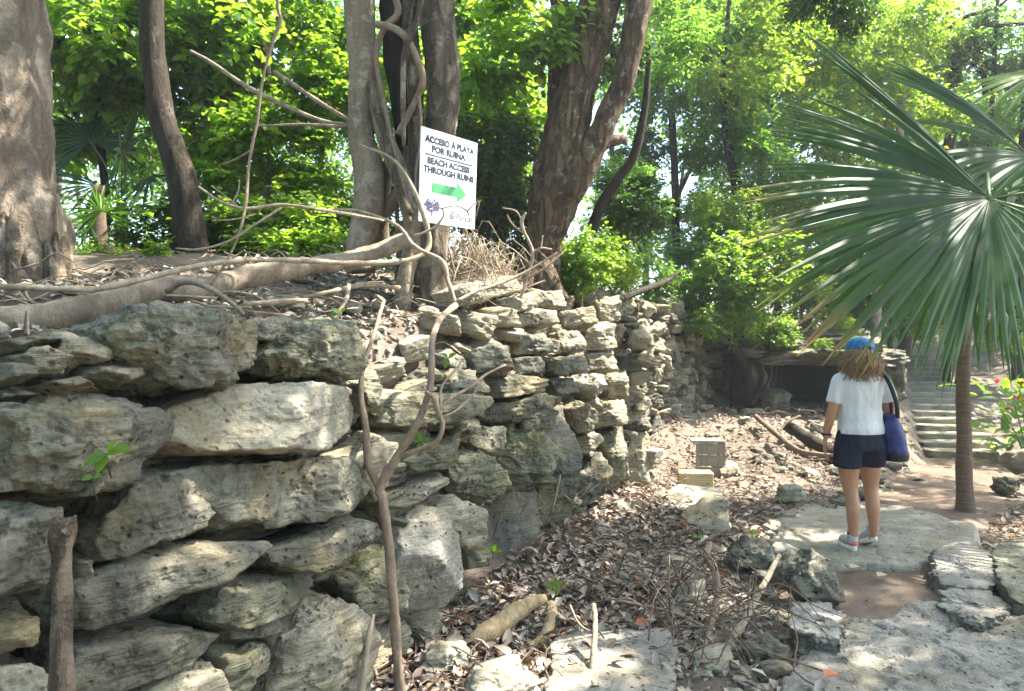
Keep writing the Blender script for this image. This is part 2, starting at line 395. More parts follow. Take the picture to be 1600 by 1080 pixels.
# trodden path: a sheet that follows the terrain along the path's centre line
pyv = np.arange(1.0, 10.86, 0.06); pw = np.linspace(-1, 1, 33)
PCx = np.interp(pyv, PC_Y, PC_X); PCx = np.convolve(np.pad(PCx, 12, mode='edge'), np.ones(25) / 25, 'valid')
wid = np.interp(pyv, [1, 6, 8, 10.8], [1.1, 0.95, 0.95, 0.75]) + 0.10 * fbm(np.stack([pyv * 2, pyv * 0, pyv * 0], -1), 4, 3)
PX = PCx[:, None] + pw[None, :] * wid[:, None]; PY = np.repeat(pyv[:, None], 33, 1)
PZ = hgt(PX, PY) + 0.03 - 0.055 * np.abs(pw[None, :]) ** 4
k = (np.arange(len(pyv) - 1)[:, None] * 33 + np.arange(32)[None, :]).ravel()
path = tag(link('path', np_mesh('path', np.stack([PX, PY, PZ], -1).reshape(-1, 3), np.stack([k, k + 1, k + 34, k + 33], -1), 4, [PATH_M], smooth=True)), kind='structure', label='trodden brown dirt path leading to the stone steps')

# ------------------------------------------------------------------ rocks
ICO = {}
def ico(sub):
    if sub not in ICO:
        bm = bmesh.new(); bmesh.ops.create_icosphere(bm, subdivisions=sub, radius=1.0)
        ICO[sub] = (np.array([v.co[:] for v in bm.verts]), np.array([[v.index for v in f.verts] for f in bm.faces])); bm.free()
    return ICO[sub]

def rock_verts(planes, ext, sub, seed, p=16, amp=0.02, strata=0.012, sfreq=26.0, tilt=(0.0, 0.0), frame=None):
    """convex stone from half-spaces (n,d) in metric local space, rounded, then weathered"""
    D, Fc = ico(sub)
    dirs = D * np.array(ext)
    s = np.zeros(len(D))
    for n, d in planes:
        s += np.clip(dirs @ np.asarray(n) / d, 0, None) ** p
    V = dirs * (s ** (-1.0 / p))[:, None]
    rad = V / (np.linalg.norm(V, axis=1)[:, None] + 1e-9)
    if frame is not None: V = V @ frame; rad = rad @ frame     # rows of frame = local axes in world
    size = max(ext)
    o = np.array([seed * 3.17, seed * 1.71, seed * 2.39])
    dis = .75 * amp * fbm(V * (1.1 / size) * 2.2 + o, seed, 3, 0.55) + 0.55 * amp * fbm(V * 21 + o, seed + 5, 4, 0.66)
    dis = dis - amp * .55 * np.abs(vnoise(V * 8.5 + o, seed + 21)) - amp * .35 * np.clip(vnoise(V * 27 + o, seed + 22) - .15, 0, 1)
    zz = V[:, 2] + tilt[0] * V[:, 0] + tilt[1] * V[:, 1] + 0.025 * fbm(V * 4 + o, seed + 2, 2)
    q = np.stack([V[:, 0] * 3 + o[0], V[:, 1] * 3 + o[1], zz * sfreq], -1)
    lay = fbm(q, seed + 11, 3, 0.6)
    lay = np.sign(lay) * np.abs(lay) ** 0.7
    dis = dis + strata * lay
    return V + rad * dis[:, None], Fc

def hull2(P):
    P = sorted(set(map(tuple, P)))
    def half(pts):
        h = []
        for q in pts:
            while len(h) >= 2 and (h[-1][0] - h[-2][0]) * (q[1] - h[-2][1]) - (h[-1][1] - h[-2][1]) * (q[0] - h[-2][0]) <= 0: h.pop()
            h.append(q)
        return h
    a = half(P); b = half(P[::-1]); return a[:-1] + b[:-1]

def poly_stone(poly, Y, normal, name, mat, parent=None, front=0.12, back=0.2, sub=5, seed=1, amp=0.02, strata=0.012, plane_pt=None, flat_front=False, tilt=(0, 0), facets=5, p=36, sfreq=26.0):
    """stone whose outline, seen from the path, is the px polygon, standing in the plane through its centre"""
    rnd = random.Random(seed)
    n = Vector(normal).normalized()
    if abs(n.z) > 0.9: u = Vector((1, 0, 0))
    else: u = Vector((0, 0, 1)).cross(n).normalized()
    u = (u - n * u.dot(n)).normalized()
    v = n.cross(u).normalized()
    cx = sum(q[0] for q in poly) / len(poly); cyy = sum(q[1] for q in poly) / len(poly)
    c0 = Vector(plane_pt) if plane_pt is not None else at(cx, cyy, Y)
    C = Vector((0, 0, CAMZ)); pts = []
    for q in poly:
        d = at(q[0], q[1], 1.0) - C
        den = d.dot(n)
        tt = (c0 - C).dot(n) / den
        w = C + d * tt
        pts.append(w)
    cen = sum(pts, Vector()) / len(pts)
    P2 = [((w - cen).dot(u), (w - cen).dot(v)) for w in pts]
    H = hull2(P2)
    ax = sum(a for a, b in H) / len(H); ay = sum(b for a, b in H) / len(H)
    cen = cen + u * ax + v * ay; H = [(a - ax, b - ay) for a, b in H]
    planes = []
    for i in range(len(H)):
        a, b = H[i], H[(i + 1) % len(H)]
        ex, ey = b[0] - a[0], b[1] - a[1]; L = math.hypot(ex, ey)
        if L < 1e-4: continue
        nn = (ey / L, -ex / L); d = nn[0] * a[0] + nn[1] * a[1]
        k = rnd.uniform(-0.12, 0.3) if not flat_front else rnd.uniform(-0.05, 0.12)
        m = math.sqrt(1 + k * k)
        planes.append((np.array([nn[0], nn[1], k]) / m, max(d, 0.01) / m))
    ex_ = max(abs(a) for a, b in H); ey_ = max(abs(b) for a, b in H)
    if flat_front: planes.append((np.array([0, 0, 1.0]), front))
    else:
        for j in range(facets):
            fx, fy = rnd.uniform(-0.5, 0.5), rnd.uniform(-0.55, 0.55) + (0.18 if j == 0 else 0)
            vv = np.array([fx * min(1, front * 3 / ex_), fy * min(1, front * 3 / ey_), 1.0]); vv /= np.linalg.norm(vv)
            planes.append((vv, front * rnd.uniform(0.8, 1.15)))
    planes.append((np.array([0, 0, -1.0]), back))
    fr = np.array([u[:], v[:], n[:]])
    V, Fc = rock_verts(planes, (ex_, ey_, (front + back) / 2), sub, seed, p, amp, strata, sfreq, tilt, fr)
    me = np_mesh(name, V, Fc, 3, [mat], smooth=True)
    return link(name, me, parent, cen)

# shared rock meshes for rubble
def rock_variant(i, sub, flat=1.0, amp=0.06, mats=None):
    rnd = random.Random(100 + i)
    pl = []
    for j in range(13):
        z = 1 - 2 * (j + 0.5) / 13; ph = j * 2.399 + rnd.uniform(-.5, .5)
        v = np.array([math.sqrt(1 - z * z) * math.cos(ph), math.sqrt(1 - z * z) * math.sin(ph), z]); v /= np.linalg.norm(v)
        pl.append((v, rnd.uniform(0.62, 1.0)))
    V, Fc = rock_verts(pl, (1, 1, 1), sub, 50 + i, 22, amp, 0.0)
    V = V * np.array([1, 0.8, 0.62 * flat])
    return V, Fc
RV3 = [rock_variant(i, 3, flat=random.Random(i).uniform(0.6, 1.1)) for i in range(8)]
RV2 = [rock_variant(i + 20, 2, flat=random.Random(i).uniform(0.6, 1.1)) for i in range(6)]
def box_variant(i, sub):
    rnd = random.Random(300 + i); pl = []
    for ax in range(3):
        for sg in (-1, 1):
            v = np.array([rnd.uniform(-.16, .16) for _ in range(3)]); v[ax] = sg; v /= np.linalg.norm(v); pl.append((v, rnd.uniform(0.85, 1.0)))
    for _ in range(4):
        v = np.array([rnd.choice((-1, 1)) * rnd.uniform(.5, 1), rnd.choice((-1, 1)) * rnd.uniform(.3, 1), rnd.uniform(-1, 1)]); v /= np.linalg.norm(v); pl.append((v, rnd.uniform(1.05, 1.3)))
    return pl
BOXPL = [box_variant(i, 3) for i in range(10)]
MESHC = {}
def box_mesh(i, mat, sub=3):
    key = ('box', i, mat.name, sub)
    if key not in MESHC:
        V, Fc = rock_verts(BOXPL[i], (1, 1, 1), 4, 70 + i, 36, 0.085, 0.06, 9.0)
        MESHC[key] = np_mesh('stone', V * .16, Fc, 3, [mat], smooth=True)
    return MESHC[key]
def boulder_mesh(i, mat):
    key = ('bl', i, mat.name)
    if key not in MESHC:
        V, Fc = rock_variant(i + 60, 4, 1.0, .10)
        V = V + fbm(V * 5, i + 3, 3)[:, None] * .05 * V
        MESHC[key] = np_mesh('stone', V * .16, Fc, 3, [mat], smooth=True)
    return MESHC[key]
def rub_mesh(i, mat, fine=True):
    key = ('rub', i, mat.name, fine)
    if key not in MESHC:
        V, Fc = (RV3 if fine else RV2)[i % (8 if fine else 6)]
        MESHC[key] = np_mesh('stone', V * .1, Fc, 3, [mat], smooth=False)
    return MESHC[key]
# ------------------------------------------------------------------ the near dry-stone wall
near_wall = thing('stone_wall', 'tall dry stone ruin wall of big grey limestone blocks running along the left', 'stone wall', (-0.73, 3.49, 0))

def face_normal(px):
    """stones near the camera lie in the wall's face; further along they step round towards the path"""
    f = float(np.interp(px, [400, 700, 960], [0.0, 0.35, 0.6]))
    view = Vector((-(px - 800) / F, -1, 0)).normalized()
    return (Vector((WNOR[0], WNOR[1], 0.0)) * (1 - f) + view * f + Vector((0, 0, 0.10))).normalized()

HERO = [
 # (polygon, depth offset from the wall's face (+ = further), material, front, back, sub, amp, strata)
 ([(155,520),(175,490),(250,472),(300,483),(362,490),(405,530),(408,555),(345,602),(240,616),(212,595),(180,560)], -.02, 'G', .20,.28,6,.042,.004),
 ([(408,562),(430,525),(470,503),(556,498),(558,592),(520,602),(470,595),(415,580)], .04, 'M', .16,.25,6,.040,.004),
 ([(232,655),(330,603),(400,594),(540,604),(559,640),(556,670),(490,709),(400,707),(300,713),(250,692)], -.05, 'P', .17,.3,6,.020,.003),
 ([(-30,640),(60,617),(180,619),(229,640),(231,690),(180,752),(90,782),(20,762),(-30,745)], -.02, 'G', .20,.3,6,.026,.013),
 ([(128,860),(135,822),(200,740),(262,752),(332,742),(334,800),(310,832),(220,862),(150,882)], .0, 'G', .13,.25,6,.022,.012),
 ([(235,738),(330,716),(392,720),(414,737),(412,790),(380,826),(330,832),(300,760)], .05, 'G', .13,.25,6,.018,.008),
 ([(390,722),(480,705),(560,720),(584,760),(550,802),(470,823),(400,831),(384,800),(392,760)], -.03, 'G', .17,.25,6,.026,.012),
 ([(112,912),(180,872),(280,850),(386,841),(390,860),(330,907),(220,962),(140,992),(110,987)], -.04, 'G', .15,.28,6,.018,.012),
 ([(388,866),(430,850),(500,820),(562,806),(589,830),(572,852),(510,887),(470,900),(420,887)], -.04, 'G', .15,.25,6,.014,.011),
 ([(298,957),(340,925),(400,905),(466,896),(472,935),(420,966),(350,987),(308,977)], .0, 'M', .13,.25,6,.016,.009),
 ([(100,1012),(200,990),(310,979),(347,990),(300,1032),(210,1074),(100,1095)], -.02, 'G', .13,.25,6,.014,.012),
 ([(345,986),(420,964),(424,990),(380,1001),(350,1001)], .03, 'G', .1,.2,5,.012,.008),
 ([(325,1012),(410,1000),(414,1035),(360,1085),(320,1110)], .0, 'M', .12,.2,5,.014,.008),
 ([(405,1110),(428,1000),(468,952),(540,934),(577,960),(584,1110)], -.04, 'B2', .15,.25,6,.024,.005),
 ([(-40,785),(30,780),(76,800),(88,850),(84,907),(-40,945)], -.02, 'G', .13,.25,6,.018,.011),
 ([(-20,728),(25,738),(34,766),(-20,774)], .03, 'P', .1,.2,5,.012,.006),
 ([(-30,962),(50,957),(49,1005),(-30,1028)], .04, 'M', .1,.2,5,.014,.008),
 ([(-30,1036),(45,1037),(66,1070),(60,1110),(-30,1110)], .0, 'P', .1,.2,5,.014,.006),
 ([(150,1120),(240,1045),(326,1029),(350,1120)], .0, 'B2', .12,.2,5,.016,.01),
 ([(108,872),(138,864),(132,905),(112,915)], .03, 'M', .08,.15,4,.012,.006),
 ([(20,556),(60,540),(102,560),(92,586),(40,588)], .02, 'B2', .1,.15,5,.014,.007),
 ([(84,562),(105,530),(150,528),(157,560),(120,577)], .08, 'B', .1,.15,5,.014,.005),
 ([(50,603),(120,589),(152,605),(90,618)], .0, 'G', .1,.15,5,.012,.006),
 ([(132,587),(150,566),(192,567),(208,595),(180,607)], .04, 'B2', .1,.15,5,.014,.006),
 ([(-20,536),(60,524),(102,530),(20,552)], .1, 'M', .1,.15,5,.014,.006),
 ([(-20,568),(28,580),(22,602),(-20,604)], .0, 'G', .1,.15,5,.012,.006),
 ([(-20,604),(70,612),(40,622),(-20,632)], .05, 'G', .1,.15,5,.012,.006),
 ([(362,503),(420,496),(458,515),(430,537),(400,532)], .16, 'B', .1,.2,5,.022,.004),
 ([(655,802),(700,769),(746,800),(752,850),(722,862),(690,822)], -.02, 'B2', .16,.25,5,.022,.005),
 ([(596,880),(620,820),(660,784),(702,800),(720,850),(722,892),(690,952),(640,964),(590,955)], -.06, 'S', .16,.3,6,.014,.004),
 ([(524,905),(560,868),(612,850),(614,950),(560,964)], .10, 'M', .12,.25,5,.02,.004),
 ([(528,722),(560,700),(592,678),(617,690),(612,730),(580,792)], .0, 'B', .13,.2,5,.02,.004),
 ([(586,624),(640,613),(752,618),(754,640),(720,662),(640,673),(586,662)], .0, 'M', .13,.25,6,.02,.014),
 ([(628,722),(660,690),(712,694),(717,720),(680,737),(640,740)], -.02, 'M', .12,.2,5,.018,.012),
 ([(718,692),(740,664),(787,667),(792,690),(770,712),(740,707)], .02, 'G', .12,.2,5,.018,.012),
 ([(692,724),(740,699),(787,735),(795,760),(760,787),(700,772),(688,746)], .0, 'M', .15,.25,6,.024,.010),
 ([(608,792),(640,765),(692,744),(699,756),(660,777),(620,797)], .0, 'B', .1,.2,5,.014,.012),
 ([(758,722),(790,674),(852,678),(872,700),(868,742),(820,748),(775,737)], .0, 'M', .17,.25,6,.032,.006),
 ([(743,656),(770,630),(830,614),(862,620),(858,650),(800,662)], .02, 'G', .15,.2,5,.02,.012),
 ([(846,648),(882,640),(900,680),(899,780),(892,822),(830,824),(838,745),(868,720)], .08, 'D', .14,.25,6,.024,.004),
 ([(745,800),(790,760),(842,770),(845,860),(800,880),(750,878)], .42, 'D', .1,.2,5,.024,.006),
 ([(883,640),(905,625),(927,640),(932,660),(915,682),(895,672)], .0, 'G', .13,.2,5,.02,.008),
 ([(898,682),(935,675),(942,690),(915,712),(898,706)], .02, 'B', .11,.2,5,.016,.006),
 ([(894,742),(940,704),(950,740),(942,777),(910,795),(894,772)], -.02, 'G', .16,.25,5,.026,.004),
 ([(924,630),(978,624),(978,665),(930,669)], .02, 'B', .12,.3,5,.014,.014),
 ([(935,682),(978,664),(980,752),(950,756),(945,700)], .0, 'M', .14,.3,5,.02,.004),
 ([(972,705),(990,678),(1012,675),(1024,750),(1012,765),(970,762)], .12, 'B2', .16,.3,5,.022,.003),
 ([(892,600),(910,584),(942,584),(948,610),(920,623)], .0, 'P', .14,.2,5,.02,.008),
 ([(846,561),(905,555),(912,580),(870,591),(850,582)], .02, 'G', .14,.2,5,.018,.012),
 ([(855,592),(893,590),(895,615),(860,618)], .04, 'G', .12,.2,5,.018,.012),
 ([(912,552),(960,545),(965,580),(915,582)], .02, 'B', .12,.3,5,.016,.014),
 ([(945,585),(978,580),(980,622),(948,624)], .02, 'B', .12,.3,5,.016,.014),
 ([(800,560),(846,556),(848,585),(800,590)], .05, 'G', .12,.2,5,.018,.012),
 ([(760,590),(800,585),(850,592),(848,612),(770,624)], .04, 'G', .13,.2,5,.018,.014),
 ([(690,600),(755,590),(760,614),(690,618)], .06, 'G', .12,.2,5,.018,.014),
 ([(800,525),(850,520),(862,552),(805,556)], .08, 'G', .12,.25,5,.018,.014),
 ([(865,520),(905,515),(912,550),(868,554)], .06, 'B', .12,.25,5,.018,.014),
 ([(908,512),(958,505),(962,544),(912,550)], .06, 'B', .12,.3,5,.018,.012),
 ([(735,548),(795,540),(798,580),(740,586)], .10, 'G', .12,.25,5,.018,.014),
 ([(776,490),(868,484),(872,506),(800,515)], .18, 'B', .12,.3,5,.016,.010),
 ([(870,488),(925,480),(930,508),(874,514)], .16, 'B', .12,.3,5,.018,.010),
 ([(925,470),(966,462),(970,502),(930,506)], .14, 'B', .12,.3,5,.018,.010),
 ([(820,458),(880,452),(885,480),(825,484)], .45, 'B2', .12,.3,5,.016,.004),
 ([(740,445),(800,430),(815,455),(750,475)], .55, 'B', .14,.3,5,.018,.008),
 ([(700,455),(742,440),(750,472),(710,480)], .50, 'B', .14,.3,5,.018,.008),
 ([(775,468),(822,460),(828,485),(785,492)], .32, 'B', .12,.3,5,.016,.01),
 ([(560,600),(590,600),(592,640),(562,650)], .1, 'M', .1,.2,4,.018,.008),
 ([(720,860),(765,856),(768,885),(722,890)], -.1, 'M', .1,.2,4,.016,.008),
]
MK = {'G': ST_GREY, 'B': ST_BUFF, 'M': ST_MOSS, 'P': ST_PALE, 'S': ST_SLAB, 'D': ST_DARK, 'B2': ST_BUFF}
for i, (poly, off, mk, fr, bk, sub, amp, stra) in enumerate(HERO):
    cx = sum(q[0] for q in poly) / len(poly); cyy = sum(q[1] for q in poly) / len(poly)
    k_ = .955 if cx < 620 else .985
    poly = [(cx + (q[0] - cx) * k_, cyy + (q[1] - cyy) * k_) for q in poly]
    Y = wall_Y(min(cx, 985)) + off
    zc = CAMZ - (cyy - 540) / F * Y
    Y += 0.09 * (zc - 0.6) * (1 if cx < 560 else 1.2)
    s = Y / 3.2
    poly_stone(poly, Y, face_normal(cx), 'stone', MK[mk], near_wall, front=fr * (1.0 if cx < 560 else 0.8), back=bk, sub=sub if sub < 6 else 6, seed=i + 1,
               amp=amp * .82, strata=stra * .7, tilt=(random.uniform(-.15, .15) - (0.10 if cx < 560 else 0), random.uniform(-.1, .1)))

# the courses behind and between the big blocks
rnd = random.Random(5)
P0 = np.array([-0.73, 3.49])
z = 0.0; nback = 0
mats_l = [ST_GREY, ST_GREY, ST_MOSS, ST_DARK]; mats_r = [ST_GREY, ST_BUFF, ST_BUFF, ST_MOSS]
while z < 2.06:
    hc = rnd.uniform(0.12, 0.21)
    u = -2.3 + rnd.uniform(0, .3)
    while u < 4.62:
        wl_ = rnd.uniform(0.22, 0.52) if u < 1.2 else rnd.choice((rnd.uniform(.16, .3), rnd.uniform(.3, .55)))
        c = P0 + WDIR * (u + wl_ / 2)
        pxc = 800 + F * c[0] / max(c[1], 0.5)
        deep = -0.34 if pxc < 600 else -0.20
        dpt = rnd.uniform(.16, .24)
        c = c + WNOR * (deep + (rnd.uniform(-.05, .05) if pxc < 600 else rnd.uniform(-.12, .10)) - 0.085 * z)
        m = rnd.choice(mats_l if pxc < 620 else mats_r)
        ztop = float(np.interp(3.49 + u * .8965, EDGE_Y, EDGE_Z)) - .06 - hc * .5
        hole = 735 < pxc < 850 and z < .55
        if pxc > -120 and z < ztop and not hole and u < .75:
            js = 1.0 if pxc < 600 else 2.2
            link('stone', box_mesh(rnd.randrange(10), m), near_wall, (c[0], c[1], z + hc / 2 + rnd.uniform(-.03, .03) * (js - 1)),
                 (rnd.uniform(-.1, .1) * js, rnd.uniform(-.1, .1) * js, math.atan2(WDIR[1], WDIR[0]) + rnd.uniform(-.12, .12) * js + rnd.choice((0, math.pi))),
                 tuple(q / .16 for q in (wl_ / 2 * 1.04, dpt, hc / 2 * rnd.uniform(.9, 1.35))))
            nback += 1
        u += wl_
    z += hc
acc = []
for _ in range(9000):
    u = rnd.uniform(.6, 4.55); zc = rnd.uniform(.02, 2.04)
    a = rnd.choice((rnd.uniform(.07, .13), rnd.uniform(.11, .2), rnd.uniform(.15, .28))); b = a * rnd.uniform(.34, .85)
    if b > .16: b = .16
    ztop = float(np.interp(3.49 + u * .8965, EDGE_Y, EDGE_Z)) - .05 - b
    c = P0 + WDIR * u; pxc = 800 + F * c[0] / c[1]
    if zc > ztop or (735 < pxc < 850 and zc < .62): continue
    if any(((u - q[0]) / (a + q[2])) ** 2 + ((zc - q[1]) / (b + q[3])) ** 2 < .72 for q in acc): continue
    acc.append((u, zc, a, b))
    c = c + WNOR * (-.19 + rnd.uniform(-.09, .09) - .085 * zc)
    rot = (rnd.uniform(-.3, .3), rnd.uniform(-.3, .3), math.atan2(WDIR[1], WDIR[0]) + rnd.uniform(-.45, .45) + rnd.choice((0, math.pi)))
    m = rnd.choice(mats_r)
    dp_ = rnd.uniform(.13, .22)
    if rnd.random() < .6: link('stone', box_mesh(rnd.randrange(10), m), near_wall, (c[0], c[1], zc), rot, (a * 1.12 / .16, dp_ / .16, b * 1.16 / .16))
    else: link('stone', boulder_mesh(rnd.randrange(8), m), near_wall, (c[0], c[1], zc), rot, (a * 1.25 / .16, dp_ * 1.25 / .16, b * 1.7 / .16))
print('packed', len(acc))
# capping stones along the top edge of the wall
for u in np.arange(-1.9, 4.6, 0.27):
    for row in (0, 1):
        c = P0 + WDIR * (u + rnd.uniform(-.1, .1)) + WNOR * (-0.36 - 0.3 * row + rnd.uniform(-.08, .08))
        a = rnd.uniform(.10, .19)
        zc = float(np.interp(3.49 + u * .8965, EDGE_Y, EDGE_Z)) + .02
        link('stone', box_mesh(rnd.randrange(10), rnd.choice(mats_l if u < 0.8 else mats_r)), near_wall, (c[0], c[1], zc + rnd.uniform(-.03, .07) + 0.08 * row),
             (rnd.uniform(-.25, .25), rnd.uniform(-.25, .25), rnd.uniform(0, 6)), tuple(q / .16 for q in (a, a * rnd.uniform(.6, .9), rnd.uniform(.05, .09))))
# return of the wall at its far corner
acc = []
for _ in range(2500):
    q = rnd.uniform(-.1, 1.0); zc = rnd.uniform(.03, 2.02); a = rnd.uniform(.08, .19); b = min(a * rnd.uniform(.4, .9), .13)
    if any(((q - e[0]) / (a + e[2])) ** 2 + ((zc - e[1]) / (b + e[3])) ** 2 < .7 for e in acc): continue
    acc.append((q, zc, a, b))
    c = np.array([1.34, 7.58]) + np.array([-.55, .62]) * q + np.array([rnd.uniform(-.05, .06), rnd.uniform(-.05, .05)])
    m = rnd.choice([ST_BUFF, ST_BUFF, ST_PALE, ST_GREY]); rot = (rnd.uniform(-.25, .25), rnd.uniform(-.25, .25), rnd.uniform(0, 6.3))
    if rnd.random() < .5: link('stone', box_mesh(rnd.randrange(10), m), near_wall, (c[0] - .05 * zc, c[1], zc), rot, (a * 1.1 / .16, .15 / .16, b * 1.2 / .16))
    else: link('stone', boulder_mesh(rnd.randrange(8), m), near_wall, (c[0] - .05 * zc, c[1], zc), rot, (a * 1.25 / .16, .18 / .16, b * 1.6 / .16))

# ------------------------------------------------------------------ the further wall
far_wall = thing('stone_wall', 'further wall of small stacked stones standing behind the near wall\'s corner', 'stone wall', (1.55, 9.3, 0))
A, B = np.array([1.52, 9.2]), np.array([3.75, 12.6]); Lw = np.linalg.norm(B - A); dv = (B - A) / Lw; nv = np.array([dv[1], -dv[0]])
acc = []
for _ in range(9000):
    u = rnd.uniform(-.5, Lw); zc = rnd.uniform(.03, 2.24)
    a = rnd.uniform(.075, .17); b_ = min(a * rnd.uniform(.4, .85), .11)
    if u > Lw * .8 and zc > 2.0 + rnd.uniform(-.1, .1): continue
    if any(((u - q[0]) / (a + q[2])) ** 2 + ((zc - q[1]) / (b_ + q[3])) ** 2 < .72 for q in acc): continue
    acc.append((u, zc, a, b_))
    c = A + dv * u + nv * (rnd.uniform(-.06, .06) - 0.06 * zc)
    m = rnd.choice([ST_BUFF, ST_GREY, ST_MOSS, ST_BUFF]); rot = (rnd.uniform(-.25, .25), rnd.uniform(-.25, .25), math.atan2(dv[1], dv[0]) + rnd.uniform(-.5, .5))
    dp_ = rnd.uniform(.11, .18)
    if rnd.random() < .5: link('stone', box_mesh(rnd.randrange(10), m), far_wall, (c[0], c[1], zc), rot, (a * 1.12 / .16, dp_ / .16, b_ * 1.16 / .16))
    else: link('stone', boulder_mesh(rnd.randrange(8), m), far_wall, (c[0], c[1], zc), rot, (a * 1.25 / .16, dp_ * 1.2 / .16, b_ * 1.7 / .16))
print('packed far', len(acc))

# ------------------------------------------------------------------ rock overhang over a dark hollow
cave = thing('rock_overhang', 'low rock overhang roofing a dark hollow left of the woman', 'rock overhang', (4.6, 11.2, 0.7))
def boulder(name, c, s, rot, mat, parent, i, sub=4):
    key = ('b', i, sub, mat.name)
    if key not in MESHC:
        V, Fc = rock_verts(BOXPL[i % 10], (1, 1, 1), sub, 170 + i, 12, 0.12, 0.05, 7.0)
        MESHC[key] = np_mesh(name, V * .5, Fc, 3, [mat], smooth=True)
    return link(name, MESHC[key], parent, c, rot, tuple(q / .5 for q in s))
SHADE_ROCK = limestone('painted_shade_rock', (.012, .011, .009), (.025, .022, .018), (.045, .04, .032), dark=.5, moss=.1, warm=.1)  # near-black: the hollow's shade is painted into the back boulder's colour
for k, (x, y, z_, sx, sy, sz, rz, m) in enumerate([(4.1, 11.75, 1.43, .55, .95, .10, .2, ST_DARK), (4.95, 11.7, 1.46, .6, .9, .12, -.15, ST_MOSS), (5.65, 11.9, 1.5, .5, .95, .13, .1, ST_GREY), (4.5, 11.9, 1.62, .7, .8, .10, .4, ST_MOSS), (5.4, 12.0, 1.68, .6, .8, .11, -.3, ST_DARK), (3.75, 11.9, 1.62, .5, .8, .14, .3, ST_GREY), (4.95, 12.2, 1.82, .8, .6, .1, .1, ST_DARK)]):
    boulder('roof_slab', (x, y, z_), (sx, sy, sz), (.05 * (k % 3 - 1), .06 * (k % 2) - .03, rz), m, cave, k)
boulder('side_boulder', (3.72, 12.0, .95), (.3, .6, .5), (0, .1, .2), ST_DARK, cave, 4)
boulder('side_boulder', (5.95, 11.9, 1.12), (.32, .8, .42), (.1, 0, -.3), ST_MOSS, cave, 5)
boulder('side_boulder', (3.95, 11.35, .72), (.22, .3, .26), (.1, 0, .5), ST_MOSS, cave, 7)
boulder('back_boulder', (4.8, 12.75, 1.0), (1.3, .4, .65), (0, 0, 0), SHADE_ROCK, cave, 6)

# ------------------------------------------------------------------ stone steps
stairs = thing('stone_steps', 'flight of weathered stone steps climbing beyond the palm trunk', 'steps', (6.72, 10.8, 0))
sd = np.array([2.75, 5.7]); sd /= np.linalg.norm(sd); sn = np.array([sd[1], -sd[0]])
for i in range(17):
    Ys = 10.8 + 0.36 * i; xc = np.interp(Ys, PC_Y, PC_X)
    c = (xc - 0.03 * i, Ys + 0.2, 0.085 * (i + 1) - 0.06)
    hw = 0.52 - 0.004 * i + rnd.uniform(-.04, .04)
    V, Fc = rock_verts([(np.array(v, float), d) for v, d in (((1, 0, 0), 1), ((-1, 0, 0), 1), ((0, 1, 0), 1), ((0, -1, 0), 1), ((0, 0, 1), 1), ((0, 0, -1), 1))], (1, 1, 1), 4, 400 + i, 26, 0.05, 0.0)
    V = V * np.array([hw, 0.2, 0.06])
    link('step', np_mesh('step', V, Fc, 3, [ST_PALE if i % 3 else ST_BUFF], smooth=True), stairs, c, (0, rnd.uniform(-.02, .02), -0.14 + rnd.uniform(-.05, .05)))

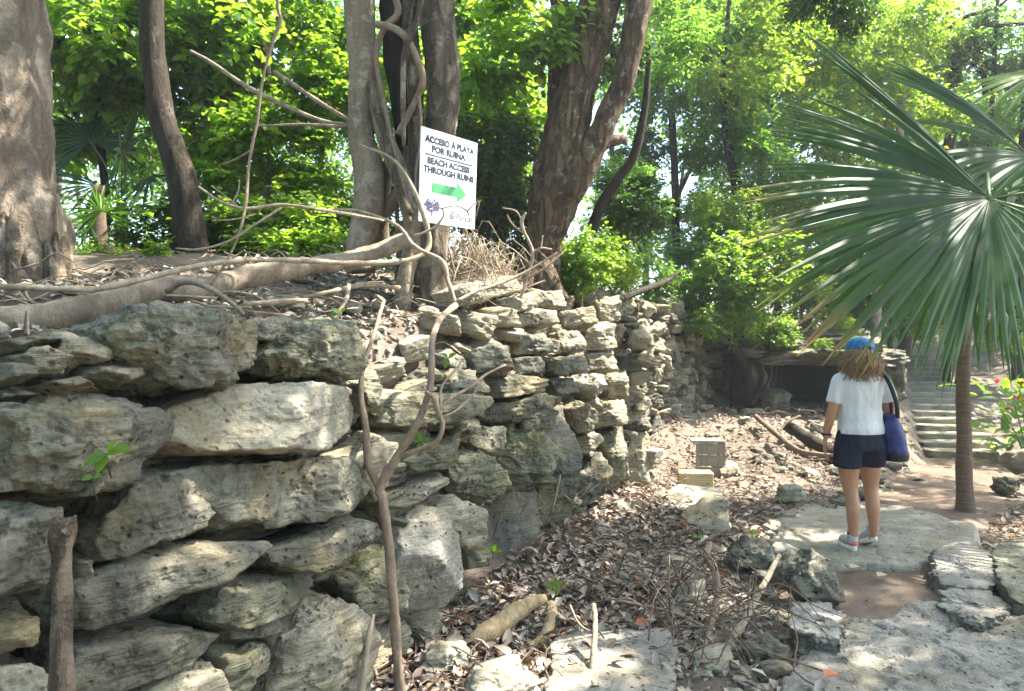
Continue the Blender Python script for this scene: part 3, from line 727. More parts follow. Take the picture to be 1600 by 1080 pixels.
# ------------------------------------------------------------------ slabs and boulders along the path
def slab(poly, ztop, label, mat=ST_SLAB, th=0.12, name='stone_slab', sub=6, seed=1, parent=None, amp=0.012, cat='stone slab', tiltx=0.0, tilty=0.0, strata=0.0, p=60, top=0.015):
    cx = sum(q[0] for q in poly) / len(poly); cyy = sum(q[1] for q in poly) / len(poly)
    Y = (CAMZ - ztop) * F / max(cyy - 540, 5)
    n = Vector((tiltx, tilty, 1)).normalized()
    o = poly_stone(poly, Y, n, name, mat, parent, front=top, back=th, sub=sub, seed=seed, amp=amp * 1.6, strata=strata + .003, plane_pt=at(cx, cyy, Y), flat_front=True, p=p)
    if parent is None: tag(o, label, cat)
    return o
def ledge(name, label, poly, ztop, mat, cell, seed, crackw=.02, step=.016, res=.016, slope=(0, 0)):
    """bedrock ledge: layered top with weathered steps and cracks, edges broken and running down into the soil"""
    G = []
    for q in poly:
        Y = (CAMZ - ztop) * F / (q[1] - 540); G.append(((q[0] - 800) / F * Y, Y))
    G = np.array(hull2(G)); lo = G.min(0) - .12; hi = G.max(0) + .12
    X, Y = np.meshgrid(np.arange(lo[0], hi[0], res), np.arange(lo[1], hi[1], res))
    P = np.stack([X.ravel(), Y.ravel(), 0 * X.ravel()], -1)
    wob = np.stack([fbm(P * 2.3 + 5, seed, 4, .6), fbm(P * 2.3 + 31, seed + 1, 4, .6), 0 * P[:, 0]], -1)
    Q = P + wob * .07
    sd = np.full(len(P), 1e9)
    for i in range(len(G)):
        a_, b_ = G[i], G[(i + 1) % len(G)]; e = b_ - a_; nn_ = np.array([-e[1], e[0]]) / np.hypot(*e)
        sd = np.minimum(sd, (Q[:, :2] - a_) @ nn_)
    rg = np.random.default_rng(seed); nc = max(3, int((hi[0] - lo[0]) * (hi[1] - lo[1]) / cell ** 2))
    S = rg.random((nc, 2)) * (hi - lo) + lo; S[:, 1] = lo[1] + (S[:, 1] - lo[1])
    Q2 = P[:, :2] + wob[:, :2] * .10
    D = np.sort(np.hypot(Q2[:, None, 0] - S[None, :, 0], 1.25 * (Q2[:, None, 1] - S[None, :, 1])), 1)[:, :2]
    own = np.argmin(np.hypot(Q2[:, None, 0] - S[None, :, 0], 1.25 * (Q2[:, None, 1] - S[None, :, 1])), 1)
    ck = 1 - sstep(0.0, crackw, D[:, 1] - D[:, 0])
    ck = ck * sstep(-.25, .15, vnoise(P * 2.7 + 11, seed + 4))
    f = fbm(np.stack([P[:, 0] * 1.9, P[:, 1] * 2.6, 0 * P[:, 0]], -1), seed + 2, 5, .55)
    k_ = f * 3.0; lay = (np.floor(k_) + sstep(.72, 1.0, k_ - np.floor(k_))) * step
    h = ztop + lay + (rg.random(nc) - .5)[own] * step * 1.2 - ck * .035 + fbm(P * 11, seed + 3, 4, .6) * .005 + slope[0] * (P[:, 0] - lo[0]) + slope[1] * (P[:, 1] - lo[1])
    h = h - (1 - sstep(-.015, .05, sd)) * .14
    keep = (sd > -.06).reshape(X.shape)
    nx_ = X.shape[1]; i0 = (np.arange(X.shape[0] - 1)[:, None] * nx_ + np.arange(nx_ - 1)[None, :])
    kf = (keep[:-1, :-1] & keep[1:, 1:] & keep[:-1, 1:] & keep[1:, :-1]).ravel(); i0 = i0.ravel()[kf]
    Fq = np.stack([i0, i0 + 1, i0 + 1 + nx_, i0 + nx_], -1)
    us, inv = np.unique(Fq.ravel(), return_inverse=True)
    V = np.stack([P[:, 0], P[:, 1], h], -1)[us]; c = np.array([V[:, 0].mean(), V[:, 1].mean(), ztop])
    return tag(link(name, np_mesh(name, V - c, inv.reshape(-1, 4), 4, [mat], smooth=True), None, c), label, 'stone slab')
ledge('stone_slab', 'broad pale flat slab the woman is stepping across', [(1196,852),(1212,800),(1255,784),(1330,781),(1420,788),(1535,818),(1515,850),(1440,884),(1330,889),(1236,880)], .035, ST_PALE, 1.1, 31, crackw=.012, step=.006)
ledge('cracked_slab', 'wide cracked grey limestone ledge across the bottom right foreground', [(1222,1012),(1292,974),(1385,962),(1416,944),(1476,942),(1560,940),(1660,960),(1900,1000),(1900,1200),(1215,1200)], .03, ST_SLAB, .42, 41, crackw=.018, step=.016)
slab([(1452,895),(1458,860),(1500,850),(1545,862),(1560,905),(1540,925),(1470,915)], .08, 'angular flat-topped grey stone right of the bare earth dip', ST_SLAB, th=.2, name='flat_stone', seed=51, cat='stone', tilty=-.06, amp=.028, p=28)
slab([(1460,950),(1468,925),(1530,918),(1580,945),(1560,968),(1500,965)], .05, 'low rounded grey stone in front of the angular flat-topped stone', ST_SLAB, th=.2, name='flat_stone', seed=52, cat='stone', amp=.03, p=20)
slab([(1228,962),(1240,942),(1300,945),(1322,975),(1310,1005),(1245,990)], .06, 'grey flat stone in front of the leaning pointed boulder', ST_SLAB, th=.2, name='flat_stone', seed=53, cat='stone', amp=.028, p=24)
slab([(1548,880),(1560,850),(1620,845),(1660,890),(1640,960),(1580,940)], .1, 'dark mossy ledge stone at the right edge of the picture', ST_MOSS, th=.25, name='ledge_stone', seed=54, cat='stone', amp=.03)
tag(poly_stone([(1238,905),(1262,858),(1290,870),(1310,930),(1308,948),(1270,945),(1240,925)], 4.72, (0.1, -1, .35), 'pointed_boulder', ST_GREY, front=.13, back=.12, sub=5, seed=55, amp=.02, strata=.003), 'leaning pointed grey boulder left of the bare earth dip', 'boulder')
tag(poly_stone([(1210,890),(1235,862),(1258,870),(1240,920),(1215,915)], 4.85, (0.0, -1, .3), 'grey_boulder', ST_GREY, front=.1, back=.1, sub=5, seed=56, amp=.02), 'small bluish grey stone tucked behind the pointed boulder', 'stone')
slab([(862,1000),(900,990),(1040,985),(1062,1010),(1050,1120),(850,1120)], .03, 'large smooth pale slab sunk in twigs at the bottom centre', ST_SLAB, th=.12, seed=57, amp=.012)
tag(poly_stone([(652,1045),(668,1008),(722,1000),(738,1025),(730,1055),(660,1060)], 3.75, (0.1, -1, .4), 'pale_stone', ST_PALE, front=.12, back=.1, sub=5, seed=58, amp=.016), 'pale buff block beside the sapling\'s foot', 'stone')
tag(poly_stone([(722,1085),(740,1045),(800,1040),(842,1060),(838,1100),(725,1110)], 3.5, (0.1, -1, .6), 'pale_stone', ST_PALE, front=.12, back=.1, sub=5, seed=59, amp=.02, strata=.004), 'lumpy pale stone at the bottom edge left of the sunken slab', 'stone')
tag(poly_stone([(690,1010),(735,1005),(740,1040),(700,1045)], 3.95, (0.1, -1, .6), 'pale_stone', ST_GREY, front=.08, back=.1, sub=4, seed=60, amp=.02), 'small grey stone behind the pale buff block', 'stone')
slab([(1055,825),(1075,795),(1110,770),(1138,790),(1140,830),(1100,850)], .12, 'tilted layered grey slab below the yellow block', ST_GREY, th=.15, seed=61, tilty=-.35, tiltx=-.1, strata=.006)
slab([(1035,775),(1060,758),(1125,765),(1137,800),(1110,812),(1060,800)], .15, 'pale dusty flat stone carrying the yellow block', ST_PALE, th=.2, seed=62, tilty=-.1)
tag(poly_stone([(1052,940),(1060,910),(1100,905),(1108,935),(1090,952)], 4.7, (0, -1, .6), 'pale_stone', ST_PALE, front=.06, back=.06, sub=4, seed=63, amp=.014), 'pale chipped stone among the dead twigs at the centre', 'stone')
tag(poly_stone([(1165,1030),(1175,1002),(1205,998),(1228,1015),(1222,1045),(1185,1052)], 3.95, (0, -1, .8), 'mossy_stone', ST_MOSS, front=.1, back=.1, sub=5, seed=64, amp=.02), 'green mossy stone left of the cracked ledge', 'stone')
tag(poly_stone([(1212,785),(1220,762),(1245,756),(1257,772),(1250,787)], 7.3, (0, -1, .3), 'pale_stone', ST_PALE, front=.12, back=.12, sub=4, seed=65, amp=.02), 'pale round stone at the far left corner of the slab', 'stone')
tag(poly_stone([(1555,760),(1562,745),(1585,748),(1592,765),(1570,775)], 8.2, (0, -1, .3), 'path_stone', ST_MOSS, front=.12, back=.12, sub=4, seed=66, amp=.02), 'small mossy stone on the path right of the palm trunk', 'stone')
tag(poly_stone([(1572,722),(1580,705),(1620,702),(1640,730),(1590,738)], 9.2, (0, -1, .3), 'path_stone', ST_DARK, front=.15, back=.15, sub=4, seed=67, amp=.02), 'dark layered rock at the right edge of the path', 'stone')
tag(poly_stone([(1140,870),(1155,838),(1195,845),(1212,880),(1190,900),(1150,895)], 5.35, (0, -1, .5), 'layered_stone', ST_GREY, front=.12, back=.12, sub=5, seed=68, amp=.02, strata=.008), 'grey layered stone left of the walked slab', 'stone')
tag(poly_stone([(955,905),(985,880),(1020,890),(1015,915),(970,925)], 5.0, (0, -1, .9), 'litter_stone', ST_BUFF, front=.06, back=.08, sub=4, seed=69, amp=.02), 'flat buff stone half buried in leaves near the seedling', 'stone')

# yellow cut block and the weathered board box behind it
blk = at(1086, 752, 8.05)
mb = MB().box((0, 0, 0), (.185, .12, .11)); V, Fc = rock_verts([(np.array(v, float), d) for v, d in (((1, 0, 0), .185), ((-1, 0, 0), .185), ((0, 1, 0), .12), ((0, -1, 0), .12), ((0, 0, 1), .11), ((0, 0, -1), .11))], (.185, .12, .11), 5, 77, 40, .006, 0)
YB = limestone('yellow_block_stone', (0.36, 0.28, 0.14), (0.46, 0.37, 0.20), (0.54, 0.46, 0.28), dark=.2, moss=.0, warm=.5, dark_at=.66, bump=.25, layer=.1)
yb = link('cut_block', np_mesh('cut_block', V, Fc, 3, [YB], smooth=True), None, blk, (0, 0, -.12)); tag(yb, 'squared yellow limestone block lying on the litter by the wall corner', 'block')
bd = thing('board_box', 'grey weathered board crate standing behind the yellow block', 'crate', at(1100, 748, 8.6))
WD_BOARD = bark('grey_board', (0.16, 0.14, 0.11), (0.32, 0.29, 0.24), vs=3, bump=.4)
cb = at(1108, 720, 8.62)
for k in range(3):
    MB().box((cb.x, cb.y, cb.z - .14 + .14 * k), (.15, .012, .064), -.15).build('board', WD_BOARD, bd, smooth=False)
for k in range(3):
    MB().box((cb.x + .155, cb.y + .12, cb.z - .14 + .14 * k), (.012, .125, .064), -.15).build('board', WD_BOARD, bd, smooth=False)
for sx in (-.14, .165):
    MB().box((cb.x + sx, cb.y - .02, cb.z - .01), (.02, .012, .225), -.15).build('corner_post', WD_BOARD, bd, smooth=False)
MB().box((cb.x, cb.y + .12, cb.z + .225), (.19, .15, .012), -.15).build('lid', WD_BOARD, bd, smooth=False)

# ------------------------------------------------------------------ loose stones of the floor and the terrace
rnd = random.Random(11)
loose = []
def loose_zone(n, xf, smin, smax, mats, sink=0.25, fine=True):
    for _ in range(n):
        x, y = xf(); s = smin + (smax - smin) * rnd.random() ** 2.2
        loose.append((x, y, s, rnd.choice(mats), sink))
def wallside(u0, u1, d0, d1):
    def f():
        c = P0 + WDIR * rnd.uniform(u0, u1) + WNOR * rnd.uniform(d0, d1); return c[0], c[1]
    return f
def box_(x0, x1, y0, y1): return lambda: (rnd.uniform(x0, x1), rnd.uniform(y0, y1))
loose_zone(55, wallside(-1.8, 4.4, -1.5, -0.42), .04, .14, [ST_GREY, ST_BUFF, ST_PALE], .1)
loose_zone(40, wallside(0.6, 4.2, -1.2, -0.42), .03, .11, [ST_BUFF, ST_PALE], .1)
loose_zone(105, wallside(0.2, 4.6, .1, 1.7), .035, .17, [ST_GREY, ST_PALE, ST_BUFF], .2)
loose_zone(60, box_(2.2, 5.6, 8.6, 11.2), .05, .20, [ST_GREY, ST_MOSS, ST_DARK, ST_BUFF], .2)
loose_zone(22, lambda: (lambda y: (np.interp(y, PC_Y, PC_X) - .95 + rnd.uniform(-.12, .12), y))(rnd.uniform(7.0, 10.6)), .07, .15, [ST_MOSS, ST_GREY], .2)
loose_zone(18, lambda: (lambda y: (np.interp(y, PC_Y, PC_X) - .85 + rnd.uniform(-.4, .1), y))(rnd.uniform(10.6, 15)), .07, .2, [ST_MOSS, ST_GREY], .2)
loose_zone(10, box_(1.5, 2.3, 3.6, 5.4), .03, .09, [ST_GREY, ST_PALE], .2)
zs = hgt(np.array([l[0] for l in loose]), np.array([l[1] for l in loose]))
for (x, y, s, m, sk), zz in zip(loose, zs):
    link('loose_stone', rub_mesh(rnd.randrange(8), m), ground, (x, y, zz + s * .62 * (0.5 - sk)), (rnd.uniform(-.5, .5), rnd.uniform(-.5, .5), rnd.uniform(0, 6.3)), tuple(q / .1 for q in (s, s, s * rnd.uniform(.7, 1.1))))
# chips too many to count
def scatter_mesh(pos, variants, smin, smax):
    Vs, Fs, n = [], [], 0
    for (x, y, zz) in pos:
        V, Fc = variants[rnd.randrange(len(variants))]
        s = smin + (smax - smin) * rnd.random() ** 2
        a = rnd.uniform(0, 6.3); R = np.array([[math.cos(a), -math.sin(a), 0], [math.sin(a), math.cos(a), 0], [0, 0, 1]])
        Vs.append(V @ R.T * s + np.array([x, y, zz + s * .15])); Fs.append(Fc + n); n += len(V)
    return np.concatenate(Vs), np.concatenate(Fs)
chips = [rock_variant(i + 40, 1, 0.8) for i in range(6)]
pts = []
for f, n in ((wallside(-1.9, 4.5, -1.6, -.4), 900), (wallside(0.2, 4.6, .05, 1.9), 1500), (box_(2.0, 6, 7.8, 11.3), 900), (lambda: (lambda y: (np.interp(y, PC_Y, PC_X) + rnd.choice((-1, 1)) * rnd.uniform(.3, 1.3), y))(rnd.uniform(3.4, 11)), 350)):
    pts += [f() for _ in range(n)]
zz = hgt(np.array([p[0] for p in pts]), np.array([p[1] for p in pts]))
V, Fc = scatter_mesh([(p[0], p[1], z_) for p, z_ in zip(pts, zz)], chips, .012, .065)
tag(link('stone_chips', np_mesh('stone_chips', V, Fc, 3, [ST_PALE])), 'small limestone chips strewn over the ground and terrace', 'gravel', kind='stuff')
# ------------------------------------------------------------------ foliage builders
def leaves_mesh(name, P, Dv, Nv, L, Wd, mats, fold=0.25, curl=0.15, rng=None, midx=None, twigs=None, six=False):
    """one folded blade per leaf"""
    Dv = Dv / (np.linalg.norm(Dv, axis=1)[:, None] + 1e-9)
    S = np.cross(Dv, Nv); S /= np.linalg.norm(S, axis=1)[:, None] + 1e-9
    N = np.cross(S, Dv)
    n = len(P); L = L[:, None]; Wd = Wd[:, None]
    if six:
        st = [P, P + Dv * L * .3 - S * Wd * .9 + N * Wd * fold, P + Dv * L * .7 - S * Wd * .7 + N * (Wd * fold - curl * L * .4), P + Dv * L - N * curl * L,
              P + Dv * L * .7 + S * Wd * .7 + N * (Wd * fold - curl * L * .4), P + Dv * L * .3 + S * Wd * .9 + N * Wd * fold, P + Dv * L * .5 - N * curl * L * .15]
        V = np.stack(st, 1).reshape(-1, 3); b = (np.arange(n) * 7)[:, None]
        T = np.array([[0, 6, 1], [1, 6, 2], [2, 6, 3], [3, 6, 4], [4, 6, 5], [5, 6, 0]])
        Fc = (b[:, :, None] + T[None, :, :]).reshape(-1, 3)
    else:
        V = np.stack([P, P + Dv * L * .45 - S * Wd + N * Wd * fold, P + Dv * L - N * curl * L, P + Dv * L * .45 + S * Wd + N * Wd * fold], 1).reshape(-1, 3)
        b = (np.arange(n) * 4)[:, None]
        T = np.array([[0, 2, 1], [0, 3, 2]])
        Fc = (b[:, :, None] + T[None, :, :]).reshape(-1, 3)
    mi = np.zeros(len(Fc), int)
    if twigs is not None:
        A, B, r = twigs; m = len(A)
        d = B - A; d /= np.linalg.norm(d, axis=1)[:, None] + 1e-9
        a = np.cross(d, np.array([0.3, 0.5, 0.81])); a /= np.linalg.norm(a, axis=1)[:, None] + 1e-9; c = np.cross(d, a)
        ring = [np.cos(t) * a + np.sin(t) * c for t in (0, 2.1, 4.2)]
        TV = np.stack([A + ring[i] * r for i in range(3)] + [B + ring[i] * r * .5 for i in range(3)], 1).reshape(-1, 3)
        tb = (np.arange(m) * 6)[:, None] + len(V)
        TT = np.array([[0, 1, 4], [0, 4, 3], [1, 2, 5], [1, 5, 4], [2, 0, 3], [2, 3, 5]])
        TF = (tb[:, :, None] + TT[None]).reshape(-1, 3)
        V = np.concatenate([V, TV]); Fc = np.concatenate([Fc, TF]); mi = np.concatenate([mi, np.ones(len(TF), int)])
    return np_mesh(name, V, Fc, 3, mats, mi, smooth=False)

def unit(rng, n):
    v = rng.normal(size=(n, 3)); return v / np.linalg.norm(v, axis=1)[:, None]

def crown_mesh(name, seed, ntw, lpt, leaf, mats, nclump=9, R=(1, 1, .8), cl=0.42, droop=0.25, six=False, wr=0.30):
    rng = np.random.default_rng(seed)
    cc = unit(rng, nclump) * (rng.random((nclump, 1)) ** .5) * .78
    ci = rng.integers(0, nclump, ntw)
    P = cc[ci] + unit(rng, ntw) * (rng.random((ntw, 1)) ** .45) * cl * (0.7 + .6 * rng.random((nclump, 1)))[ci]
    P = P * np.array(R)
    od = P / (np.linalg.norm(P, axis=1)[:, None] + 1e-6)
    D = od * .5 + unit(rng, ntw) * .8 + np.array([0, 0, .1 - droop]); D /= np.linalg.norm(D, axis=1)[:, None]
    TL = leaf * (2.2 + 1.6 * rng.random(ntw))
    side = np.cross(D, np.array([0, 0, 1.0])); side /= np.linalg.norm(side, axis=1)[:, None] + 1e-9
    k = np.arange(lpt); t = (k + .6) / lpt
    LP = P[:, None, :] + D[:, None, :] * TL[:, None, None] * t[None, :, None]
    sg = np.where(k % 2 == 0, 1.0, -1.0)
    LD = D[:, None, :] * .55 + side[:, None, :] * sg[None, :, None] * .8 + rng.normal(size=(ntw, lpt, 3)) * .28 + np.array([0, 0, -droop])
    LN = np.array([0, 0, 1.0]) + rng.normal(size=(ntw, lpt, 3)) * .38
    n = ntw * lpt
    L = leaf * (.65 + .6 * rng.random(n)); Wd = L * wr * (.8 + .4 * rng.random(n))
    return leaves_mesh(name, LP.reshape(-1, 3), LD.reshape(-1, 3), LN.reshape(-1, 3), L, Wd, mats, twigs=(P, P + D * TL[:, None], leaf * .035), six=six)

CR = {}
def crown(kind):
    if kind not in CR:
        k, i = kind
        if k == 'big':   m = crown_mesh('crown', 10 + i, 330, 7, .118, [LF_BRIGHT, WD_TWIG], six=True, wr=.37, nclump=15, cl=.27)
        if k == 'bigd':  m = crown_mesh('crown', 20 + i, 360, 7, .11, [LF_DARK, WD_TWIG], six=True, wr=.36)
        if k == 'mid':   m = crown_mesh('crown', 30 + i, 700, 8, .07, [LF_MID, WD_TWIG], nclump=17, cl=.30)
        if k == 'yel':   m = crown_mesh('crown', 40 + i, 700, 8, .065, [LF_YEL, WD_TWIG], nclump=17, cl=.30)
        if k == 'dark':  m = crown_mesh('crown', 50 + i, 700, 8, .07, [LF_DARK, WD_TWIG], nclump=17, cl=.30)
        if k == 'top':   m = crown_mesh('crown', 60 + i, 215, 8, .085, [LF_MID, WD_TWIG], nclump=6, cl=.36)
        if k == 'far':   m = crown_mesh('crown', 70 + i, 700, 8, .06, [LF_FAR, WD_TWIG], nclump=12, cl=.36)
        CR[kind] = m
    return CR[kind]

rv = random.Random(21)
def put_crown(tree, kind, c, s, sz=1.0):
    return link('crown', crown((kind, rv.randrange(3))), tree, c, (rv.uniform(-.15, .15), rv.uniform(-.15, .15), rv.uniform(0, 6.3)), (s, s, s * sz))

def tree(name, label, base, trunk, mat, crowns, limbs=(), group=None, sides=10, rough=.12, cat='tree'):
    """trunk/limbs: lists of (px,py,Y,r px); crowns: (kind, px, py, Y, radius m)"""
    t = thing(name, label, cat, base, group)
    mb = MB(); px_tube(mb, trunk, sides, 4, rough=rough, seed=len(label)); mb.build('trunk', mat, t)
    for l in limbs:
        mb = MB(); px_tube(mb, l, 7, 4, rough=.1, seed=3); mb.build('limb', mat, t)
    for c in crowns:
        put_crown(t, c[0], at(c[1], c[2], c[3]), c[4], c[5] if len(c) > 5 else .9)
    return t

def tbase(px, Y):
    x = (px - 800) / F * Y; return (x, Y, hz(x, Y))
def bpx(px, Y): # ground row (px) for a column at a depth
    return 540 + (CAMZ - tbase(px, Y)[2]) * F / Y

# ---- weathered pale trunk at the left edge
b = tbase(8, 4.3)
lt = thing('broad_tree', 'broad pale weathered trunk with peeling bark at the left edge', 'tree', b)
mb = MB(); px_tube(mb, [(8, 470, 4.3, 112), (6, 430, 4.3, 108), (4, 340, 4.3, 98), (0, 310, 4.3, 88), (-4, 200, 4.3, 86), (-10, 60, 4.3, 82), (-18, -100, 4.3, 78), (-30, -600, 4.4, 66), (-20, -1000, 4.6, 40)], 64, 14, rough=.10, seed=4, freq=7, flute=.05); mb.build('trunk', BK_PALE, lt)
mb = MB()
for k in range(26):
    a = 3.5 + k * .115 + rv.uniform(-.05, .05); rr = rv.uniform(.335, .36); cx, cyy = at(8, 400, 4.3).x, 4.3
    x, y = cx + rr * math.cos(a), cyy + rr * math.sin(a)
    hh = rv.uniform(.12, .5)
    mb.tube([(x, y, 1.85, .045), (x - .01 * math.cos(a), y, 1.95 + hh * .6, .038), (x - .025 * math.cos(a), y - .025 * math.sin(a), 1.95 + hh, .012)], 8, 6, rough=.5, seed=k, freq=16)
mb.build('bark_plate', BK_FIGD, lt)
for c in ((-2.6, 4.6, 6.9, 1.4), (-3.6, 5.6, 7.2, 1.6), (.3, 3.4, 7.2, 1.3)): put_crown(lt, 'top', c[:3], c[3], .7)

# ---- dark leaning trunk
dt = tree('dark_tree', 'slim dark curved trunk between the pale trunk and the fig', tbase(305, 6.6),
     [(312, 450, 6.6, 40), (300, 400, 6.6, 31), (294, 340, 6.6, 28), (282, 270, 6.6, 25), (258, 200, 6.6, 23), (243, 120, 6.6, 22), (236, 40, 6.6, 21), (238, -80, 6.6, 20), (250, -300, 6.6, 16), (250, -500, 6.7, 8)], BK_DARK,
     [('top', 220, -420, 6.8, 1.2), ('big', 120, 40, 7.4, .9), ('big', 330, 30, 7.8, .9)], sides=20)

# ---- strangler fig with the sign
ft = thing('fig_tree', 'many-stemmed strangler fig carrying the white sign', 'tree', tbase(672, 5.2))
def figpart(name, mat, pts, sides=14, n=6, **kw):
    mb = MB(); px_tube(mb, pts, sides, n, **kw); return mb.build(name, mat, ft)
figpart('trunk', BK_FIGD, [(672, 530, 5.2, 40), (672, 495, 5.2, 33), (674, 440, 5.2, 28), (676, 400, 5.2, 28), (680, 300, 5.25, 28), (690, 210, 5.3, 28), (692, 120, 5.3, 30), (686, 40, 5.3, 32), (682, -60, 5.3, 32), (690, -300, 5.4, 28), (720, -560, 5.6, 14)], 32, 10, rough=.14, seed=2, freq=9)
figpart('stem', BK_FIG, [(566, 425, 5.4, 26), (562, 390, 5.4, 23), (574, 335, 5.4, 27), (578, 275, 5.4, 29), (563, 210, 5.4, 23), (566, 110, 5.4, 25), (560, 0, 5.4, 26), (555, -120, 5.4, 26), (520, -420, 5.6, 18)], 24, 8, rough=.10, seed=3, flute=.05)
figpart('stem', BK_FIG, [(628, 505, 5.1, 18), (632, 440, 5.1, 16), (645, 380, 5.15, 17), (640, 320, 5.2, 18), (618, 255, 5.3, 16), (595, 200, 5.35, 13), (578, 130, 5.35, 12)], 16, 8, rough=.1, seed=5)
figpart('stem', BK_DARK, [(650, 470, 5.5, 20), (652, 330, 5.5, 22), (640, 220, 5.5, 24), (628, 110, 5.5, 26), (620, 0, 5.5, 25), (612, -150, 5.5, 22), (600, -400, 5.6, 14)], 20, 8, rough=.2, seed=6, flute=.08)
figpart('stem', BK_FIGD, [(655, 350, 5.3, 10), (650, 240, 5.3, 13), (648, 130, 5.3, 15), (640, 40, 5.35, 16), (648, -100, 5.35, 16)], 14, 8, rough=.15, seed=7)
figpart('stem', BK_FIG, [(600, 400, 5.6, 14), (596, 350, 5.6, 13), (600, 290, 5.6, 12), (612, 240, 5.6, 10)], 12, 6, rough=.1, seed=8)
for k, v in enumerate([
  [(588, 38, 5.2, 6), (610, 42, 5.15, 7), (635, 60, 5.12, 7), (655, 100, 5.12, 7), (660, 130, 5.15, 7), (648, 160, 5.2, 6), (622, 210, 5.2, 6)],
  [(664, -40, 5.1, 6), (652, 30, 5.1, 6), (632, 85, 5.1, 6), (630, 150, 5.1, 5), (631, 230, 5.12, 4)],
  [(612, -20, 5.2, 7), (622, 20, 5.2, 7), (600, 45, 5.2, 6), (588, 90, 5.25, 5), (600, 160, 5.25, 5), (615, 230, 5.2, 5), (632, 300, 5.15, 6), (640, 350, 5.1, 5)],
  [(578, 130, 5.3, 8), (592, 180, 5.25, 8), (608, 230, 5.2, 8), (622, 290, 5.15, 8), (640, 335, 5.1, 7)],
  [(655, 150, 5.15, 3), (658, 210, 5.15, 3), (650, 270, 5.15, 3), (652, 320, 5.15, 3)],
  [(660, 170, 5.15, 2.5), (652, 220, 5.15, 2.5), (656, 260, 5.15, 2.5), (648, 310, 5.15, 2.5)],
  [(540, 385, 5.6, 9), (580, 350, 5.5, 11), (612, 318, 5.45, 12), (630, 285, 5.4, 12), (640, 230, 5.4, 10)],
  [(620, 320, 5.2, 4), (622, 400, 5.2, 4), (618, 440, 5.2, 3)]]):
    figpart('vine', BK_VINE if k % 2 == 0 else BK_FIGD, v, 8, 5, rough=.12, seed=k)
for v in ([(548, 198, 5.5, 5), (500, 188, 5.7, 4), (440, 163, 5.9, 4.5), (380, 132, 6.1, 4.5), (330, 98, 6.3, 4), (298, 80, 6.4, 3)],
          [(548, 190, 5.5, 4), (500, 160, 5.7, 4), (455, 130, 5.9, 4), (428, 112, 6.0, 3)],
          [(546, 199, 5.5, 3), (480, 195, 5.6, 3), (400, 197, 5.7, 2)]):
    figpart('limb', BK_FIG, v, 8, 5, rough=.1, seed=9)
for c in ((-1.4, 5.2, 6.3, 1.2), (.9, 4.6, 7.0, 1.4)): put_crown(ft, 'top', c[:3], c[3], .75)

# ---- forked reddish tree
rt = thing('forked_tree', 'thick leaning reddish-brown trunk forking at sign height', 'tree', tbase(845, 6.8))
def rpart(name, pts, sides=14, **kw):
    mb = MB(); px_tube(mb, pts, sides, 8, **kw); return mb.build(name, BK_RED, rt)
rpart('trunk', [(842, 475, 6.8, 46), (850, 435, 6.8, 34), (850, 378, 6.8, 33), (860, 333, 6.8, 40), (874, 267, 6.8, 47), (888, 200, 6.8, 40), (903, 133, 6.8, 35), (920, 60, 6.8, 36), (936, 0, 6.8, 36), (970, -130, 6.8, 32), (1010, -330, 6.9, 24)], 40, rough=.16, seed=12, freq=10)
rpart('limb', [(868, 330, 6.75, 26), (892, 290, 6.7, 31), (920, 238, 6.7, 26), (946, 190, 6.7, 21), (972, 133, 6.7, 20), (985, 70, 6.7, 22), (998, 0, 6.7, 25), (1012, -70, 6.7, 24), (1060, -260, 6.7, 16)], 28, rough=.14, seed=13)
rpart('limb', [(872, 180, 6.9, 20), (872, 110, 6.9, 18), (880, 40, 6.9, 17), (868, -30, 6.9, 16), (850, -200, 7.0, 12)], 18, rough=.12, seed=14)
rpart('limb', [(925, 240, 6.75, 14), (950, 222, 6.8, 11), (978, 218, 6.85, 7)], 12, rough=.15, seed=15)
for k in range(5):
    a = [(800, 470), (815, 480), (860, 485), (885, 470), (780, 450)][k]
    rpart('root', [(838 + 8 * (k - 2), 420, 6.7, 22), ((838 + a[0]) / 2, 440, 6.6, 16), (a[0], a[1], 6.5, 8)], 10, rough=.15, seed=16 + k)
for c in ((1.3, 6.9, 7.3, 1.2), (.3, 7.4, 7.5, 1.1)): put_crown(rt, 'top', c[:3], c[3], .75)
# leaves hanging near it
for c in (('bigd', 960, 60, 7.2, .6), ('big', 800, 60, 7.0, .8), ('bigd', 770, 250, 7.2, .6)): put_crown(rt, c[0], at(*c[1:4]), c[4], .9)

# ---- trees and bushes of the background
GR = 'trees of the forest behind the terrace'
def bt(name, label, px, Y, tp, r0, mat, crowns, limbs=(), cat='tree'):
    pts = [(px, bpx(px, Y) + 6, Y, r0)] + [(a, c, Y, rr) for a, c, rr in tp]
    return tree(name, label, tbase(px, Y), pts, mat, crowns, limbs, GR if cat == 'tree' else None, rough=.1, cat=cat)
bt('slender_tree', 'slender straight dark stem in the leaves right of the dangling vine', 500, 9.5, [(502, 250, 6), (500, 80, 5), (498, -60, 5), (500, -200, 3)], 8, BK_DARK,
   [('mid', 500, 40, 9.8, 1.0), ('mid', 410, 180, 10.6, .9), ('mid', 560, 190, 10.4, .9), ('yel', 470, 300, 9.8, .8)])
bt('broadleaf_tree', 'bright large-leaved tree filling the space right of the pale trunk', 160, 8.0, [(165, 300, 8), (150, 150, 7), (160, -50, 5)], 10, BK_DARK,
   [('big', 150, 130, 8.2, 1.1), ('big', 240, 60, 8.6, 1.2), ('big', 110, -10, 8.4, 1.2), ('mid', 200, 220, 10.0, 1.0), ('big', 330, 180, 9.0, .8)])
